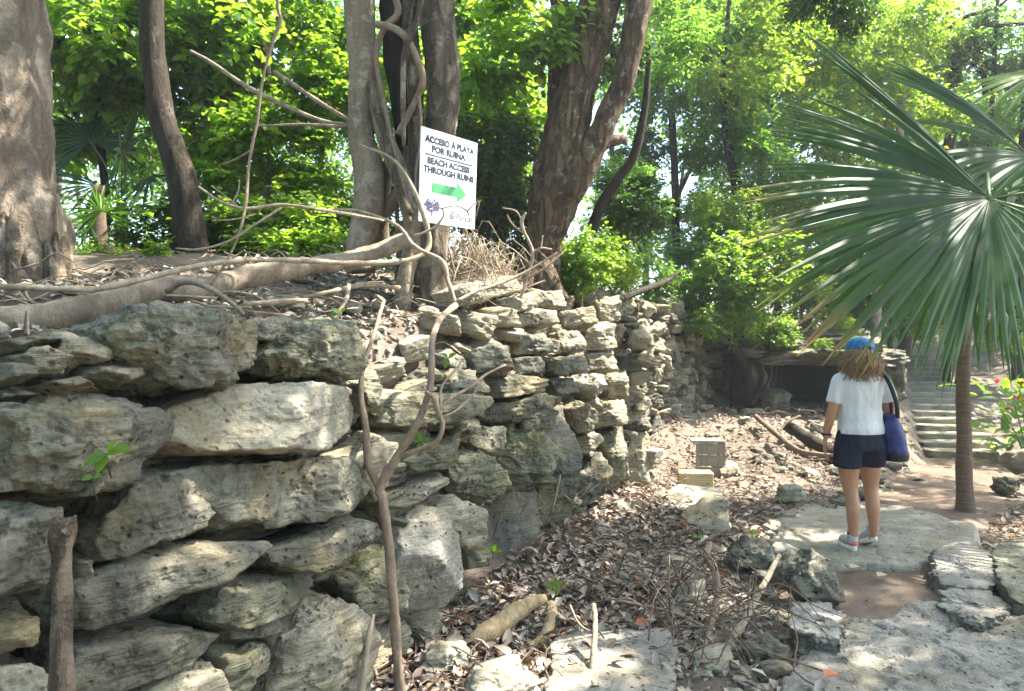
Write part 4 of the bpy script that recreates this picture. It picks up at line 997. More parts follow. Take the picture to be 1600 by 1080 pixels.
bt('broadleaf_tree', 'large-leaved tree behind the dangling vine, left of the fig', 420, 8.2, [(415, 320, 6), (425, 180, 5), (410, 20, 4)], 7, BK_FIG,
   [('big', 400, 260, 8.0, .9), ('big', 470, 340, 7.6, .7), ('big', 380, 110, 8.8, .8), ('big', 470, 20, 8.8, .9), ('big', 340, -20, 8.6, .9), ('big', 520, 130, 8.4, .7), ('big', 440, 200, 8.0, .6)])
bt('understory_bush', 'leafy green bush behind the fallen log near the dark trunk', 390, 6.9, [(392, 400, 3), (396, 350, 2)], 4, BK_VINE, [('big', 400, 370, 7.2, .62), ('big', 470, 385, 7.0, .5), ('big', 340, 345, 7.4, .55)], cat='bush')
bt('understory_bush', 'low sunlit bush beside the pale trunk\'s foot', 170, 5.9, [(172, 405, 3), (176, 380, 2)], 4, BK_VINE, [('big', 165, 410, 6.0, .34), ('big', 225, 415, 6.2, .36), ('bigd', 250, 370, 7.0, .5)], cat='bush')
bt('understory_bush', 'green bush showing between the fig and the forked tree', 760, 7.2, [(765, 320, 3), (770, 250, 2)], 4, BK_DARK, [('bigd', 755, 330, 7.6, .6), ('big', 770, 200, 8.0, .85), ('bigd', 800, 380, 7.4, .5), ('big', 730, 110, 8.4, .9)], cat='bush')
bt('broadleaf_tree', 'tree with glossy leaves rising between fig and forked tree', 790, 9.5, [(770, 250, 7), (745, 120, 6), (730, 0, 5), (720, -120, 4)], 9, BK_FIG,
   [('mid', 760, 40, 9.6, 1.2), ('mid', 820, 180, 10, 1.1), ('mid', 700, -60, 9.8, 1.3), ('yel', 800, 300, 9.8, .9), ('mid', 620, 120, 9.8, 1.1), ('mid', 620, 330, 9.4, .9)])
bt('leaning_tree', 'thin dark leaning trunk just right of the forked tree', 885, 7.6, [(905, 420, 11), (935, 330, 10), (965, 280, 9), (992, 240, 8), (1010, 150, 6), (1015, 40, 4)], 13, BK_DARK,
   [('bigd', 1010, 330, 8.0, .5), ('mid', 1030, 60, 8.6, .8), ('mid', 985, 300, 8.4, .6)])
bt('understory_bush', 'bright shrub at the forked tree\'s foot', 905, 6.9, [(910, 420, 3), (915, 380, 2)], 4, BK_VINE, [('big', 915, 395, 7.0, .38), ('big', 900, 430, 6.9, .3), ('yel', 950, 420, 7.6, .45), ('mid', 1000, 440, 10.5, .6), ('yel', 960, 400, 10.8, .7)], cat='bush')
bt('slender_tree', 'thin grey trunk seen through the bright gap above the far wall', 1056, 12.5, [(1056, 330, 7), (1050, 180, 6), (1045, 20, 5), (1050, -100, 4)], 8, BK_DARK,
   [('mid', 1040, 110, 12.5, 1.3), ('mid', 1090, 20, 12.8, 1.4), ('dark', 1010, 250, 13, .8), ('mid', 1075, 330, 12.6, .8)])
bt('slender_tree', 'twin-stemmed slim tree left of the palm fan', 1160, 12.0, [(1150, 330, 6), (1135, 220, 6), (1130, 120, 5), (1140, 0, 4)], 8, BK_DARK,
   [('yel', 1150, 120, 12, 1.3), ('mid', 1190, 250, 12.2, 1.1), ('yel', 1120, 330, 11.8, .9), ('yel', 1210, 20, 12.4, 1.4), ('mid', 1100, 200, 12.6, 1.1)],
   limbs=[[(1160, 420, 12, 5), (1172, 330, 12, 5), (1150, 270, 12, 4), (1140, 220, 12, 4)]])
bt('shrub', 'bright green shrub spilling over the far stone wall', 1150, 11.4, [(1152, 500, 7), (1146, 450, 6), (1150, 400, 4)], 12, BK_DARK,
   [('big', 1110, 440, 11.0, .62), ('big', 1170, 400, 11.3, .8), ('big', 1140, 500, 10.9, .5), ('big', 1080, 480, 11.0, .42), ('big', 1185, 500, 11.2, .5), ('mid', 1100, 380, 11.6, .7), ('big', 1100, 500, 10.6, .4), ('big', 1150, 450, 10.7, .5), ('big', 1195, 430, 10.9, .5), ('big', 1120, 420, 10.6, .4), ('big', 1215, 520, 11.0, .35)], cat='bush',
   limbs=[[(1175, 630, 11.2, 9), (1165, 580, 11.2, 10), (1148, 545, 11.2, 9), (1142, 510, 11.2, 7)], [(1178, 632, 11.1, 5), (1190, 590, 11.1, 5), (1182, 560, 11.1, 4), (1195, 540, 11.1, 3)], [(1172, 632, 11.1, 4), (1200, 600, 11.0, 4), (1205, 575, 11.0, 3)]])
bt('slender_tree', 'reddish slanting stem in the leaves below the palm fan', 1205, 12.4, [(1215, 480, 6), (1230, 420, 6), (1262, 370, 5), (1275, 340, 5), (1290, 260, 4)], 7, BK_RED,
   [('yel', 1260, 330, 12.6, 1.0), ('yel', 1240, 450, 12.2, .8), ('yel', 1300, 220, 12.8, 1.2), ('yel', 1290, 90, 12.8, 1.3)])
bt('slender_tree', 'pale thin trunk behind the woman\'s cap', 1368, 12.5, [(1370, 470, 9), (1385, 380, 8), (1400, 280, 7), (1410, 150, 6)], 10, BK_FIG,
   [('yel', 1380, 170, 13, 1.4), ('mid', 1400, 330, 13, 1.1), ('yel', 1330, 420, 13.2, .9), ('mid', 1440, 440, 13.4, .9), ('yel', 1390, 50, 13, 1.3)])
bt('crooked_tree', 'dark crooked branching tree against the sky at the top right', 1405, 14.0, [(1430, 440, 9), (1462, 340, 9), (1478, 250, 9), (1495, 160, 9), (1490, 90, 8), (1462, 60, 8), (1455, 0, 7), (1470, -90, 5)], 12, BK_DARK,
   [('dark', 1520, 60, 14, .9), ('yel', 1440, 100, 14.4, 1.2), ('mid', 1480, 200, 14.6, 1.2), ('dark', 1560, 110, 14.2, .7), ('yel', 1450, 300, 14.4, 1.1)],
   limbs=[[(1490, 100, 14, 6), (1525, 45, 14, 5), (1570, 40, 14, 4), (1620, 36, 14, 3)], [(1468, 62, 14, 6), (1500, 30, 14, 4), (1560, 10, 14, 3), (1590, -20, 14, 2)], [(1540, 150, 14, 5), (1535, 100, 14, 5), (1525, 60, 14, 4)]])
bt('broadleaf_tree', 'leafy tree behind the steps at the right edge', 1590, 15.0, [(1590, 350, 8), (1600, 200, 7), (1605, 60, 5)], 10, BK_DARK,
   [('yel', 1560, 420, 14.5, 1.1), ('mid', 1600, 300, 15, 1.4), ('yel', 1520, 350, 15.5, 1.3), ('mid', 1640, 150, 15, 1.6), ('yel', 1560, 520, 14.5, .7)])
bt('shrub', 'green shrub bank between the overhang and the steps', 1390, 13.3, [(1392, 480, 3), (1395, 440, 2)], 5, BK_DARK, [('mid', 1385, 480, 13.4, .8), ('yel', 1440, 500, 14.4, .8), ('mid', 1330, 490, 13.3, .6), ('dark', 1300, 470, 13.0, .7), ('yel', 1250, 520, 12.9, .5), ('yel', 1270, 420, 13.6, .9), ('yel', 1340, 380, 14, 1.0), ('mid', 1420, 420, 14.2, 1.0), ('yel', 1230, 350, 14, 1.0), ('mid', 1480, 470, 15.5, .9), ('mid', 1215, 545, 11.2, .3), ('yel', 1275, 548, 11.3, .32), ('mid', 1330, 540, 11.6, .35), ('dark', 1250, 500, 11.8, .5), ('yel', 1310, 505, 12, .45)], cat='bush')

bt('tall_tree', 'tall pale-leaved tree far behind the bright gap', 1010, 17, [(1008, 300, 5), (1004, 100, 4), (1010, -60, 3)], 6, BK_FIG, [('far', 1040, 40, 17, 1.5), ('far', 960, 330, 17.5, 1.2), ('far', 1000, 380, 16.5, 1.1)])
bt('tall_tree', 'tall sunlit tree far behind the twin-stemmed tree', 1190, 17, [(1188, 300, 6), (1195, 100, 5), (1180, -60, 4)], 7, BK_FIG, [('yel', 1180, 60, 16.5, 1.7), ('far', 1120, 150, 17, 1.6), ('yel', 1230, 180, 16.5, 1.6), ('far', 1160, 290, 17, 1.6), ('yel', 1110, 400, 16, 1.3), ('far', 1230, 330, 17, 1.5), ('yel', 1110, 0, 17, 1.6)])
bt('tall_tree', 'tall sunlit tree far behind the palm fan', 1340, 18, [(1340, 300, 6), (1350, 100, 5), (1345, -60, 4)], 7, BK_FIG, [('yel', 1330, 40, 17, 1.8), ('far', 1290, 170, 17.5, 1.6), ('yel', 1380, 220, 17, 1.7), ('far', 1320, 320, 17, 1.6), ('yel', 1420, 60, 17.5, 1.7), ('far', 1420, 330, 17.5, 1.6), ('yel', 1250, 10, 17.5, 1.6), ('yel', 1280, 420, 16.5, 1.2)])
bt('tall_tree', 'tall sunlit tree far behind the steps', 1530, 19, [(1530, 300, 6), (1540, 100, 5), (1535, -60, 4)], 7, BK_FIG, [('far', 1510, 180, 18, 1.7), ('yel', 1560, 260, 18, 1.7), ('far', 1500, 340, 18, 1.6), ('yel', 1580, 400, 17.5, 1.5), ('far', 1460, 430, 17.5, 1.3)])

# trees just outside the frame whose crowns shade the path
bt('shade_tree', 'tall tree shading the path just beyond the right edge', 1690, 7.6, [(1700, 300, 20), (1690, 0, 18), (1660, -300, 14)], 26, BK_RED, [])
sh = [o for o in bpy.data.objects if o.name.startswith('shade_tree')][0]
for c in ((5.5, 6.1, 7.0, 1.5), (6.2, 6.6, 8.2, 1.4), (2.9, 3.0, 7.3, 1.5), (6.9, 4.9, 7.2, 1.5), (6.2, 4.0, 7.7, 1.3), (3.7, 2.3, 7.8, 1.4), (2.0, 2.6, 7.9, 1.3), (1.4, 3.6, 6.6, 1.0), (5.0, 5.6, 7.9, 1.2), (3.9, 4.5, 7.3, 1.3), (7.0, 7.6, 8.2, 1.4), (9.6, 9.6, 7.6, 1.6), (8.8, 8.2, 8.0, 1.3), (8.0, 6.6, 7.8, 1.3), (7.6, 5.6, 8.3, 1.2), (6.6, 5.0, 7.6, 1.3), (2.3, 4.0, 7.8, 1.3)  ): put_crown(sh, 'top', c[:3], c[3], .75)

for c in (('bigd', 1290, 0, 8.2, .42), ('bigd', 1330, 20, 8.4, .38), ('bigd', 1260, -60, 8.4, .5)): put_crown(sh, c[0], at(*c[1:4]), c[4])
mb = MB(); px_tube(mb, [(1680, -240, 7.7, 9), (1500, -190, 8.0, 6), (1350, -70, 8.3, 4), (1290, -10, 8.3, 2)], 7, 4); mb.build('limb', BK_RED, sh)

# the far wood: reads as one mass
rng = np.random.default_rng(77)
n = 50000
ncl = 460
th = rng.uniform(-.75, .85, ncl); rr = rng.uniform(16, 26, ncl)
cc = np.stack([np.sin(th) * rr * 1.05, np.cos(th) * rr, 2.2 + 9.5 * rng.random(ncl) ** 1.25], -1)
gap = (np.abs(cc[:, 0] / cc[:, 1] - .215) < .05) & (cc[:, 2] > 2.6 + .03 * cc[:, 1])
cc = cc[~gap | (rng.random(ncl) < .25)]
ci = rng.integers(0, len(cc), n)
P = cc[ci] + unit(rng, n) * (rng.random((n, 1)) ** .5) * rng.uniform(.7, 1.5, (len(cc), 1))[ci] * np.array([1, 1, .8])
L = rng.uniform(.12, .24, n)
tag(link('far_woodland', leaves_mesh('far_woodland', P, unit(rng, n) + np.array([0, 0, -.3]), unit(rng, n) * .5 + np.array([0, 0, 1]), L, L * .3, [LF_FAR, WD_TWIG])), 'mass of sunlit green foliage far behind the terrace trees', 'woodland', kind='stuff')
mb = MB()
for k in range(22):
    a = rng.uniform(-.7, .8); r = rng.uniform(15, 25); x, y = math.sin(a) * r, math.cos(a) * r; z0 = hz(x, y)
    mb.tube([(x, y, z0 - .1, .08), (x + rng.normal() * .5, y, z0 + 3, .06), (x + rng.normal() * 1.2, y, z0 + 9, .03)], 6, 3, rough=.1, seed=k)
tag(mb.build('far_trunks', BK_DARK), 'thin far trunks among the far foliage', 'woodland', kind='stuff')
# the same wood goes on round the clearing behind and beside the viewer
n = 16000; ncl = 150
th = rng.uniform(math.pi * .52, math.pi * 1.72, ncl); rr = rng.uniform(6.5, 12, ncl)
cc = np.stack([1 + np.sin(th) * rr, 1 + np.cos(th) * rr, .6 + 9 * rng.random(ncl)], -1)
ci = rng.integers(0, ncl, n)
P = cc[ci] + unit(rng, n) * (rng.random((n, 1)) ** .5) * 1.5; L = rng.uniform(.22, .42, n)
tag(link('surrounding_woodland', leaves_mesh('surrounding_woodland', P, unit(rng, n) + np.array([0, 0, -.3]), unit(rng, n) * .5 + np.array([0, 0, 1]), L, L * .3, [LF_MID, WD_TWIG])), 'forest foliage closing round the clearing beside the viewer', 'woodland', kind='stuff')
# undergrowth of the terrace
n = 9000
X = rng.uniform(-6, 9, n); Yv = rng.uniform(6.2, 17, n); keep = (X < np.interp(Yv, XB_Y, XB_X) - .5) | ((Yv > 12.9) & (np.abs(X - np.interp(Yv, PC_Y, PC_X)) > 1.0)) | ((X > np.interp(Yv, PC_Y, PC_X) + 1.3) & (Yv > 9.5))
dens = fbm(np.stack([X * .8, Yv * .8, X * 0], -1), 5, 2) > -.15
keep &= dens; X, Yv = X[keep], Yv[keep]; n = len(X)
P = np.stack([X, Yv, hgt(X, Yv) + rng.random(n) ** 1.5 * .45], -1); L = rng.uniform(.06, .15, n)
tag(link('undergrowth', leaves_mesh('undergrowth', P, unit(rng, n) * np.array([1, 1, .4]) + np.array([0, 0, .2]), unit(rng, n) * .4 + np.array([0, 0, 1]), L, L * .3, [LF_BRIGHT, WD_TWIG])), 'low green seedlings covering the forest floor behind the trees', 'undergrowth', kind='stuff')

# ------------------------------------------------------------------ leaf litter and twigs
def litter(name, label, n, fx, lmin, lmax, mat, seed, lift=.02):
    rng = np.random.default_rng(seed); X, Yv = fx(rng, n)
    P = np.stack([X, Yv, hgt(X, Yv) + rng.random(len(X)) * lift + .004], -1); L = rng.uniform(lmin, lmax, len(X))
    D = unit(rng, len(X)) * np.array([1, 1, .35]); N = unit(rng, len(X)) * .45 + np.array([0, 0, 1])
    me = leaves_mesh(name, P, D, N, L, L * rng.uniform(.2, .32, len(X)), [mat, WD_TWIG], fold=.5, curl=.22, six=True)
    me.polygons.foreach_set('use_smooth', np.ones(len(me.polygons), bool))
    return tag(link(name, me), label, 'leaf litter', kind='stuff')
def fx_wall(rng, n):
    u = rng.uniform(-.2, 4.9, n); d = .02 + np.abs(rng.normal(size=n)) * .75; X = P0[0] + WDIR[0] * u + WNOR[0] * d; Y = P0[1] + WDIR[1] * u + WNOR[1] * d
    k = (np.abs(X - np.interp(Y, PC_Y, PC_X)) > .75 + .2 * rng.random(n)); return X[k], Y[k]
def fx_ter(rng, n):
    u = rng.uniform(-2, 4.8, n); d = -.35 - rng.random(n) ** 1.3 * 2.2; return P0[0] + WDIR[0] * u + WNOR[0] * d, P0[1] + WDIR[1] * u + WNOR[1] * d
def fx_mid(rng, n):
    X = rng.uniform(1.5, 7.2, n); Y = rng.uniform(6.6, 11.5, n); k = (np.abs(X - np.interp(Y, PC_Y, PC_X)) > .8 + .3 * rng.random(n)) & (X > np.interp(Y, XB_Y, XB_X) + .1); return X[k], Y[k]
def fx_path(rng, n):
    Y = rng.uniform(3, 10.6, n); X = np.interp(Y, PC_Y, PC_X) + rng.normal(size=n) * .6; return X, Y
def fx_right(rng, n):
    Y = rng.uniform(5.0, 12, n); X = np.interp(Y, PC_Y, PC_X) + .9 + np.abs(rng.normal(size=n)) * 1.1; return X, Y
litter('leaf_litter', 'brown curled dead leaves heaped at the foot of the wall', 4000, fx_wall, .02, .12, LF_DRY, 1, .07)
litter('leaf_litter', 'bleached grey dead leaves among the stones at the wall foot', 3400, fx_wall, .02, .11, LF_LITTER2, 2, .07)
litter('leaf_litter', 'dry leaf litter on top of the terrace', 5000, fx_ter, .03, .085, LF_LITTER2, 3, .04)
litter('leaf_litter', 'dead leaves on the stony bank below the overhang', 6000, fx_mid, .03, .08, LF_DRY, 4, .04)
litter('leaf_litter', 'scattered small dead leaves on the dirt path', 380, fx_path, .02, .05, LF_LITTER2, 5, .035)
litter('leaf_litter', 'dead leaves on the bank right of the path', 2600, fx_right, .03, .08, LF_DRY, 6, .04)

rng = np.random.default_rng(8)
def twigs(name, label, n, fx, lmin, lmax, rad, seed, up=.06, mat=WD_TWIG):
    rr = np.random.default_rng(seed); X, Yv = fx(rr, n); Z = hgt(X, Yv); mb = MB()
    for x, y, z in zip(X, Yv, Z):
        l = rr.uniform(lmin, lmax); a = rr.uniform(0, 6.3); r = rad * rr.uniform(.5, 1.3); b = rr.normal() * .12 * l
        dx, dy = math.cos(a) * l / 2, math.sin(a) * l / 2; h0 = z + rr.random() * up
        mb.tube([(x - dx, y - dy, h0 + rr.random() * up, r), (x - dx * .2 - dy * .2, y - dy * .2 + b, h0 + rr.random() * up * 1.6, r * .9), (x + dx * .4, y + dy * .4 + b * .5, h0 + rr.random() * up * 1.4, r * .75), (x + dx, y + dy, h0 + rr.random() * up, r * .4)], 4, 2)
    return tag(mb.build(name, mat), label, 'twigs', kind='stuff')
twigs('twig_litter', 'fine dead twigs strewn over the litter by the wall', 600, fx_wall, .1, .45, .0045, 3, .055)
twigs('twig_litter', 'pale dry twigs lying on the terrace', 260, fx_ter, .12, .6, .006, 4, .08, WD_DEAD)
twigs('twig_litter', 'dead twigs on the stony bank below the overhang', 260, fx_mid, .15, .6, .007, 5, .08)
def fx_pile(rng, n): 
    return 1.05 + rng.normal(size=n) * .24, 4.25 + rng.normal(size=n) * .30
twigs('twig_pile', 'tangled pile of thin dark twigs beside the cracked ledge', 65, fx_pile, .25, .8, .0045, 6, .22)
def fx_brush(rng, n):
    x0, y0 = at(775, 400, 5.75).x, 5.75
    return x0 + rng.normal(size=n) * .26, y0 + rng.normal(size=n) * .22
twigs('brush_heap', 'heap of pale dry twigs between the fig and the forked tree', 240, fx_brush, .2, .6, .0045, 7, .26, WD_DEAD)

# ------------------------------------------------------------------ single branches, logs, vines
def branch(name, label, mat, lines, cat='branch', sides=10, rough=.14, n=7):
    o0 = at(*lines[0][0][:3]); mbs = []
    root = thing(name, label, cat, o0) if len(lines) > 1 else None
    for k, l in enumerate(lines):
        mb = MB(); px_tube(mb, l, sides if k == 0 else 7, n, rough=max(rough, .2), seed=k + len(label), freq=26 if l[0][3] < 14 else 9)
        o = mb.build('main_stem' if (root and k == 0) else ('side_branch' if root else name), mat, root)
        if root is None: tag(o, label, cat)
branch('fallen_log', 'thick smooth fallen log lying along the top of the wall', WD_LOG, [[(-60, 512, 3.0, 30), (60, 500, 3.1, 29), (160, 478, 3.3, 25), (240, 455, 3.55, 22), (320, 450, 3.8, 21), (400, 430, 4.1, 19), (500, 413, 4.5, 16), (575, 398, 4.8, 15), (640, 372, 5.0, 13)],
   [(262, 455, 3.5, 7), (290, 440, 3.45, 6), (330, 452, 3.4, 5), (370, 480, 3.35, 4), (380, 492, 3.35, 3)]], 'log', sides=24)
branch('dead_branch', 'long thin pale branch running just above the fallen log', WD_DEAD, [[(-20, 447, 2.9, 6), (90, 451, 3.0, 6), (150, 452, 3.1, 6), (215, 438, 3.3, 6), (330, 412, 3.7, 5), (430, 406, 4.0, 5), (545, 411, 4.3, 5), (620, 409, 4.5, 5), (660, 398, 4.6, 5), (671, 375, 4.65, 5), (660, 330, 4.65, 5), (640, 285, 4.65, 4), (612, 248, 4.65, 3), (560, 226, 4.65, 2)]], rough=.1)
branch('dead_branch', 'crooked pale branch reaching across the fig stems to the wall top', WD_DEAD, [
   [(520, 328, 4.7, 2.2), (560, 330, 4.65, 2.9), (620, 352, 4.6, 2.9), (648, 385, 4.5, 3.6), (690, 408, 4.4, 4.3), (700, 440, 4.35, 4.3), (712, 475, 4.3, 4.3)],
   [(645, 370, 4.5, 2.2), (675, 358, 4.45, 2.2), (692, 340, 4.45, 2.2), (690, 326, 4.4, 1.4), (665, 322, 4.4, 1.4)],
   [(690, 326, 4.4, 1.4), (712, 322, 4.4, 1.4), (730, 330, 4.4, 2.2), (734, 345, 4.4, 1.4)],
   [(730, 330, 4.4, 1.4), (748, 315, 4.4, 1.1), (742, 345, 4.4, 0.7)],
   [(715, 470, 4.3, 3.6), (745, 455, 4.4, 2.9), (790, 440, 4.6, 2.9), (830, 420, 4.7, 2.2), (870, 395, 4.8, 1.4)]])
branch('dead_branch', 'forked twiggy pale branch between log and dark trunk', WD_DEAD, [
   [(310, 292, 3.9, 2.2), (345, 315, 3.9, 2.9), (385, 326, 3.9, 2.9), (440, 320, 3.95, 2.9), (500, 328, 4.0, 2.9), (545, 335, 4.1, 2.9), (600, 345, 4.2, 2.2)],
   [(360, 322, 3.9, 1.4), (372, 300, 3.9, 1.4), (374, 280, 3.9, 1.1)], [(375, 325, 3.9, 1.4), (350, 305, 3.9, 1.1), (330, 290, 3.9, 1.1)],
   [(275, 388, 3.8, 1.4), (310, 390, 3.8, 2.2), (355, 378, 3.8, 2.2), (400, 350, 3.85, 2.2), (440, 325, 3.9, 2.2)], [(330, 345, 3.8, 1.4), (365, 343, 3.8, 1.4), (400, 335, 3.85, 1.4)]])
branch('forked_snag', 'pale branch with upright forks in front of the reddish trunk', WD_DEAD, [
   [(812, 470, 5.4, 2.9), (825, 430, 5.4, 2.9), (832, 395, 5.4, 2.9), (818, 360, 5.4, 2.9), (815, 345, 5.4, 2.9), (822, 332, 5.4, 2.2)],
   [(832, 395, 5.4, 2.2), (845, 388, 5.4, 2.2), (862, 390, 5.4, 2.2)], [(845, 388, 5.4, 1.4), (848, 368, 5.4, 1.4)], [(818, 365, 5.4, 1.4), (800, 350, 5.4, 1.4), (792, 335, 5.4, 1.4)], [(815, 345, 5.4, 1.4), (806, 330, 5.4, 1.4), (785, 325, 5.4, 1.1)],
   [(812, 440, 5.4, 2.2), (850, 420, 5.3, 2.2), (880, 395, 5.3, 1.4)]])
branch('dangling_vine', 'thin grey vine hanging from the canopy down to the fallen log', BK_VINE, [
   [(430, -60, 4.0, 4), (434, 10, 4.0, 2.9), (438, 32, 4.0, 3.6), (425, 70, 4.0, 2.9), (410, 125, 4.0, 2.9), (402, 190, 3.98, 2.9), (390, 250, 3.95, 2.9), (384, 318, 3.9, 2.9), (372, 370, 3.85, 2.2), (350, 415, 3.8, 2.2), (330, 445, 3.75, 2.2)],
   [(392, 235, 3.95, 1.4), (370, 248, 3.95, 1.4), (345, 258, 3.95, 1.1)]], 'vine', rough=.1)
branch('bare_sapling', 'bare forked sapling stem growing in front of the wall', BK_VINE, [
   [(628, 1105, 3.42, 10), (622, 1040, 3.42, 10), (616, 960, 3.4, 9.5), (608, 860, 3.4, 9.5), (598, 780, 3.4, 9), (594, 762, 3.4, 9), (622, 712, 3.4, 8), (655, 655, 3.4, 7), (673, 600, 3.42, 6), (675, 535, 3.5, 6), (688, 498, 3.8, 6), (712, 478, 4.15, 6)],
   [(596, 768, 3.4, 7), (575, 725, 3.4, 7), (572, 670, 3.4, 6), (564, 620, 3.42, 5), (567, 575, 3.5, 5), (582, 530, 3.6, 4), (592, 495, 3.75, 4), (600, 470, 3.9, 3)],
   [(622, 715, 3.4, 5), (655, 703, 3.38, 5), (682, 690, 3.36, 5), (692, 665, 3.36, 5), (684, 640, 3.36, 5), (678, 622, 3.36, 4), (665, 612, 3.37, 4)],
   [(685, 645, 3.36, 3), (700, 625, 3.4, 3), (735, 605, 3.5, 3), (760, 585, 3.6, 2.5), (790, 570, 3.8, 2)],
   [(686, 655, 3.36, 3), (715, 640, 3.4, 2.5), (740, 615, 3.5, 2), (752, 598, 3.55, 2)],
   [(688, 640, 3.36, 2.5), (690, 605, 3.4, 2), (710, 580, 3.5, 2), (725, 560, 3.6, 1.5)]], 'sapling', sides=12)
branch('wooden_stake', 'rough brown broken stump of a post at the lower left', BK_FIGD, [
   [(97, 1110, 2.0, 20), (96, 1010, 2.0, 19), (97, 930, 2.0, 19), (97, 870, 2.0, 17), (96, 848, 2.0, 21), (98, 828, 2.0, 20), (97, 812, 2.0, 18)],
   [(92, 838, 1.98, 12), (88, 822, 1.98, 8), (86, 808, 1.98, 3)], [(104, 832, 1.98, 12), (112, 820, 1.98, 7), (118, 806, 1.98, 3)]], 'stump', sides=20, rough=.22)
branch('rotten_log', 'short pale rotten log lying among the leaves', WD_ROT, [[(738, 1008, 3.95, 15), (760, 990, 4.0, 19), (800, 962, 4.15, 17), (835, 940, 4.3, 13), (850, 936, 4.35, 9)],
   [(862, 945, 4.35, 9), (860, 970, 4.2, 10), (848, 1000, 4.05, 10), (825, 1012, 3.98, 7)]], 'log', sides=18, rough=.22)
branch('dead_branch', 'curved brown branch standing out of the twig pile', BK_VINE, [[(1108, 850, 4.75, 6), (1105, 870, 4.65, 7), (1118, 895, 4.5, 7), (1120, 935, 4.4, 6), (1110, 980, 4.25, 6), (1100, 1010, 4.1, 5)],
   [(1105, 872, 4.65, 4), (1085, 885, 4.6, 4), (1060, 900, 4.5, 3), (1030, 905, 4.5, 2)], [(1110, 985, 4.25, 4), (1060, 960, 4.2, 3), (1000, 945, 4.2, 3), (950, 935, 4.2, 2)]])
branch('dead_stick', 'straight pale stick leaning over the litter toward the boulder', WD_DEAD, [[(1130, 1020, 4.1, 8), (1160, 975, 4.3, 7), (1190, 920, 4.55, 6), (1218, 868, 4.8, 4)]], 'stick')
branch('dead_stick', 'upright grey stick crossing the sunken pale slab', WD_DEAD, [[(918, 1110, 3.55, 6), (925, 1040, 3.65, 6), (930, 985, 3.8, 5), (928, 945, 3.95, 5)], [(928, 990, 3.8, 2), (905, 975, 3.85, 2), (890, 945, 3.9, 2)]], 'stick')
branch('dead_stick', 'split pale plank-like stick against the mottled block at the bottom', WD_DEAD, [[(560, 1110, 3.15, 7), (570, 1040, 3.2, 8), (578, 985, 3.25, 6), (584, 960, 3.28, 3)]], 'stick')
branch('dead_branch', 'dark branch lying on the bank left of the woman', WD_TWIG, [[(1180, 650, 10.2, 4), (1215, 680, 9.6, 5), (1250, 705, 9.0, 5), (1300, 712, 8.8, 4), (1330, 715, 8.7, 3)], [(1215, 680, 9.6, 2), (1230, 660, 9.7, 2), (1250, 650, 9.8, 2)]])
branch('dead_branch', 'mossy fallen trunk on the bank behind the woman', BK_DARK, [[(1230, 665, 9.9, 11), (1270, 690, 9.5, 12), (1320, 715, 9.1, 13), (1370, 735, 8.8, 11)]], 'log')
branch('dead_branch', 'dry pale stick lying on the stones beside the fig\'s foot', WD_DEAD, [[(470, 465, 4.4, 3), (520, 455, 4.5, 4), (570, 445, 4.7, 5), (625, 450, 4.8, 4)], [(520, 500, 4.2, 3), (540, 470, 4.3, 4), (545, 445, 4.5, 4)], [(380, 475, 3.9, 4), (430, 472, 4.0, 5), (480, 470, 4.1, 5)]])
branch('dead_branch', 'dry slanting branch lying above the far wall', BK_DARK, [[(965, 470, 8.4, 6), (1000, 455, 8.8, 6), (1040, 440, 9.4, 5), (1060, 425, 9.6, 3)]])

# seedlings
def seedling(label, px, py, Y, lv, mat=LF_BRIGHT, stem=True, name='seedling'):
    c = at(px, py, Y); t = thing(name, label, 'seedling', c)
    if stem:
        mb = MB(); mb.tube([(c.x, c.y + .02, c.z - .07, .0025), (c.x, c.y, c.z - .03, .002), (c.x, c.y, c.z, .0018)], 5, 3); mb.build('stem', LF_DARK, t)
    for a, l, w, tip in lv:
        d = np.array([[math.cos(a) * .9, -.35, math.sin(a) * .9 + tip]]); 
        me = leaves_mesh('leaf', np.zeros((1, 3)), d, np.array([[.2, -.7, .8]]), np.array([l]), np.array([l * w]), [mat], six=True)
        link('leaf', me, t, c)
seedling('bright green three-lobed leaf sprig on the big left block', 168, 708, 1.95, [(.25, .085, .28, 0), (.9, .05, .3, 0), (3.6, .07, .3, 0), (4.3, .06, .35, 0)])
seedling('small green leaf below the bright sprig on the left block', 146, 745, 1.95, [(.2, .03, .4, 0), (3.3, .03, .4, 0)])
seedling('four-leaved green seedling beside the rotten log', 868, 912, 4.3, [(.1, .07, .3, 0), (2.0, .05, .35, 0), (3.3, .07, .3, -.2), (4.9, .07, .35, -.1)])
seedling('small weed growing below the hole in the wall', 770, 862, 4.6, [(.3, .07, .3, 0), (1.2, .06, .3, 0), (2.4, .07, .3, 0), (3.4, .06, .3, -.1)], LF_MID)
seedling('weed leaves in the crack behind the forked sapling', 655, 690, 3.55, [(.3, .07, .3, 0), (1.6, .06, .3, 0), (2.8, .07, .3, 0), (5.0, .07, .3, -.1)], LF_MID)
seedling('tiny seedling on the litter by the walked slab', 1175, 835, 6.0, [(.3, .06, .35, 0), (1.5, .05, .35, 0), (2.9, .06, .35, 0)])
seedling('small green weed at the slab\'s left corner', 1090, 838, 5.6, [(.1, .05, .35, 0), (2.9, .05, .35, 0)])
seedling('sprig of leaves on the shaded ledge under the brush', 700, 560, 3.95, [(.6, .06, .35, 0), (2.4, .05, .35, 0), (4.4, .06, .35, 0)], LF_MID)
seedling('weed among the pale stones below the log', 530, 490, 4.1, [(.6, .06, .35, 0), (2.4, .05, .35, 0), (3.4, .06, .35, 0)], LF_MID)
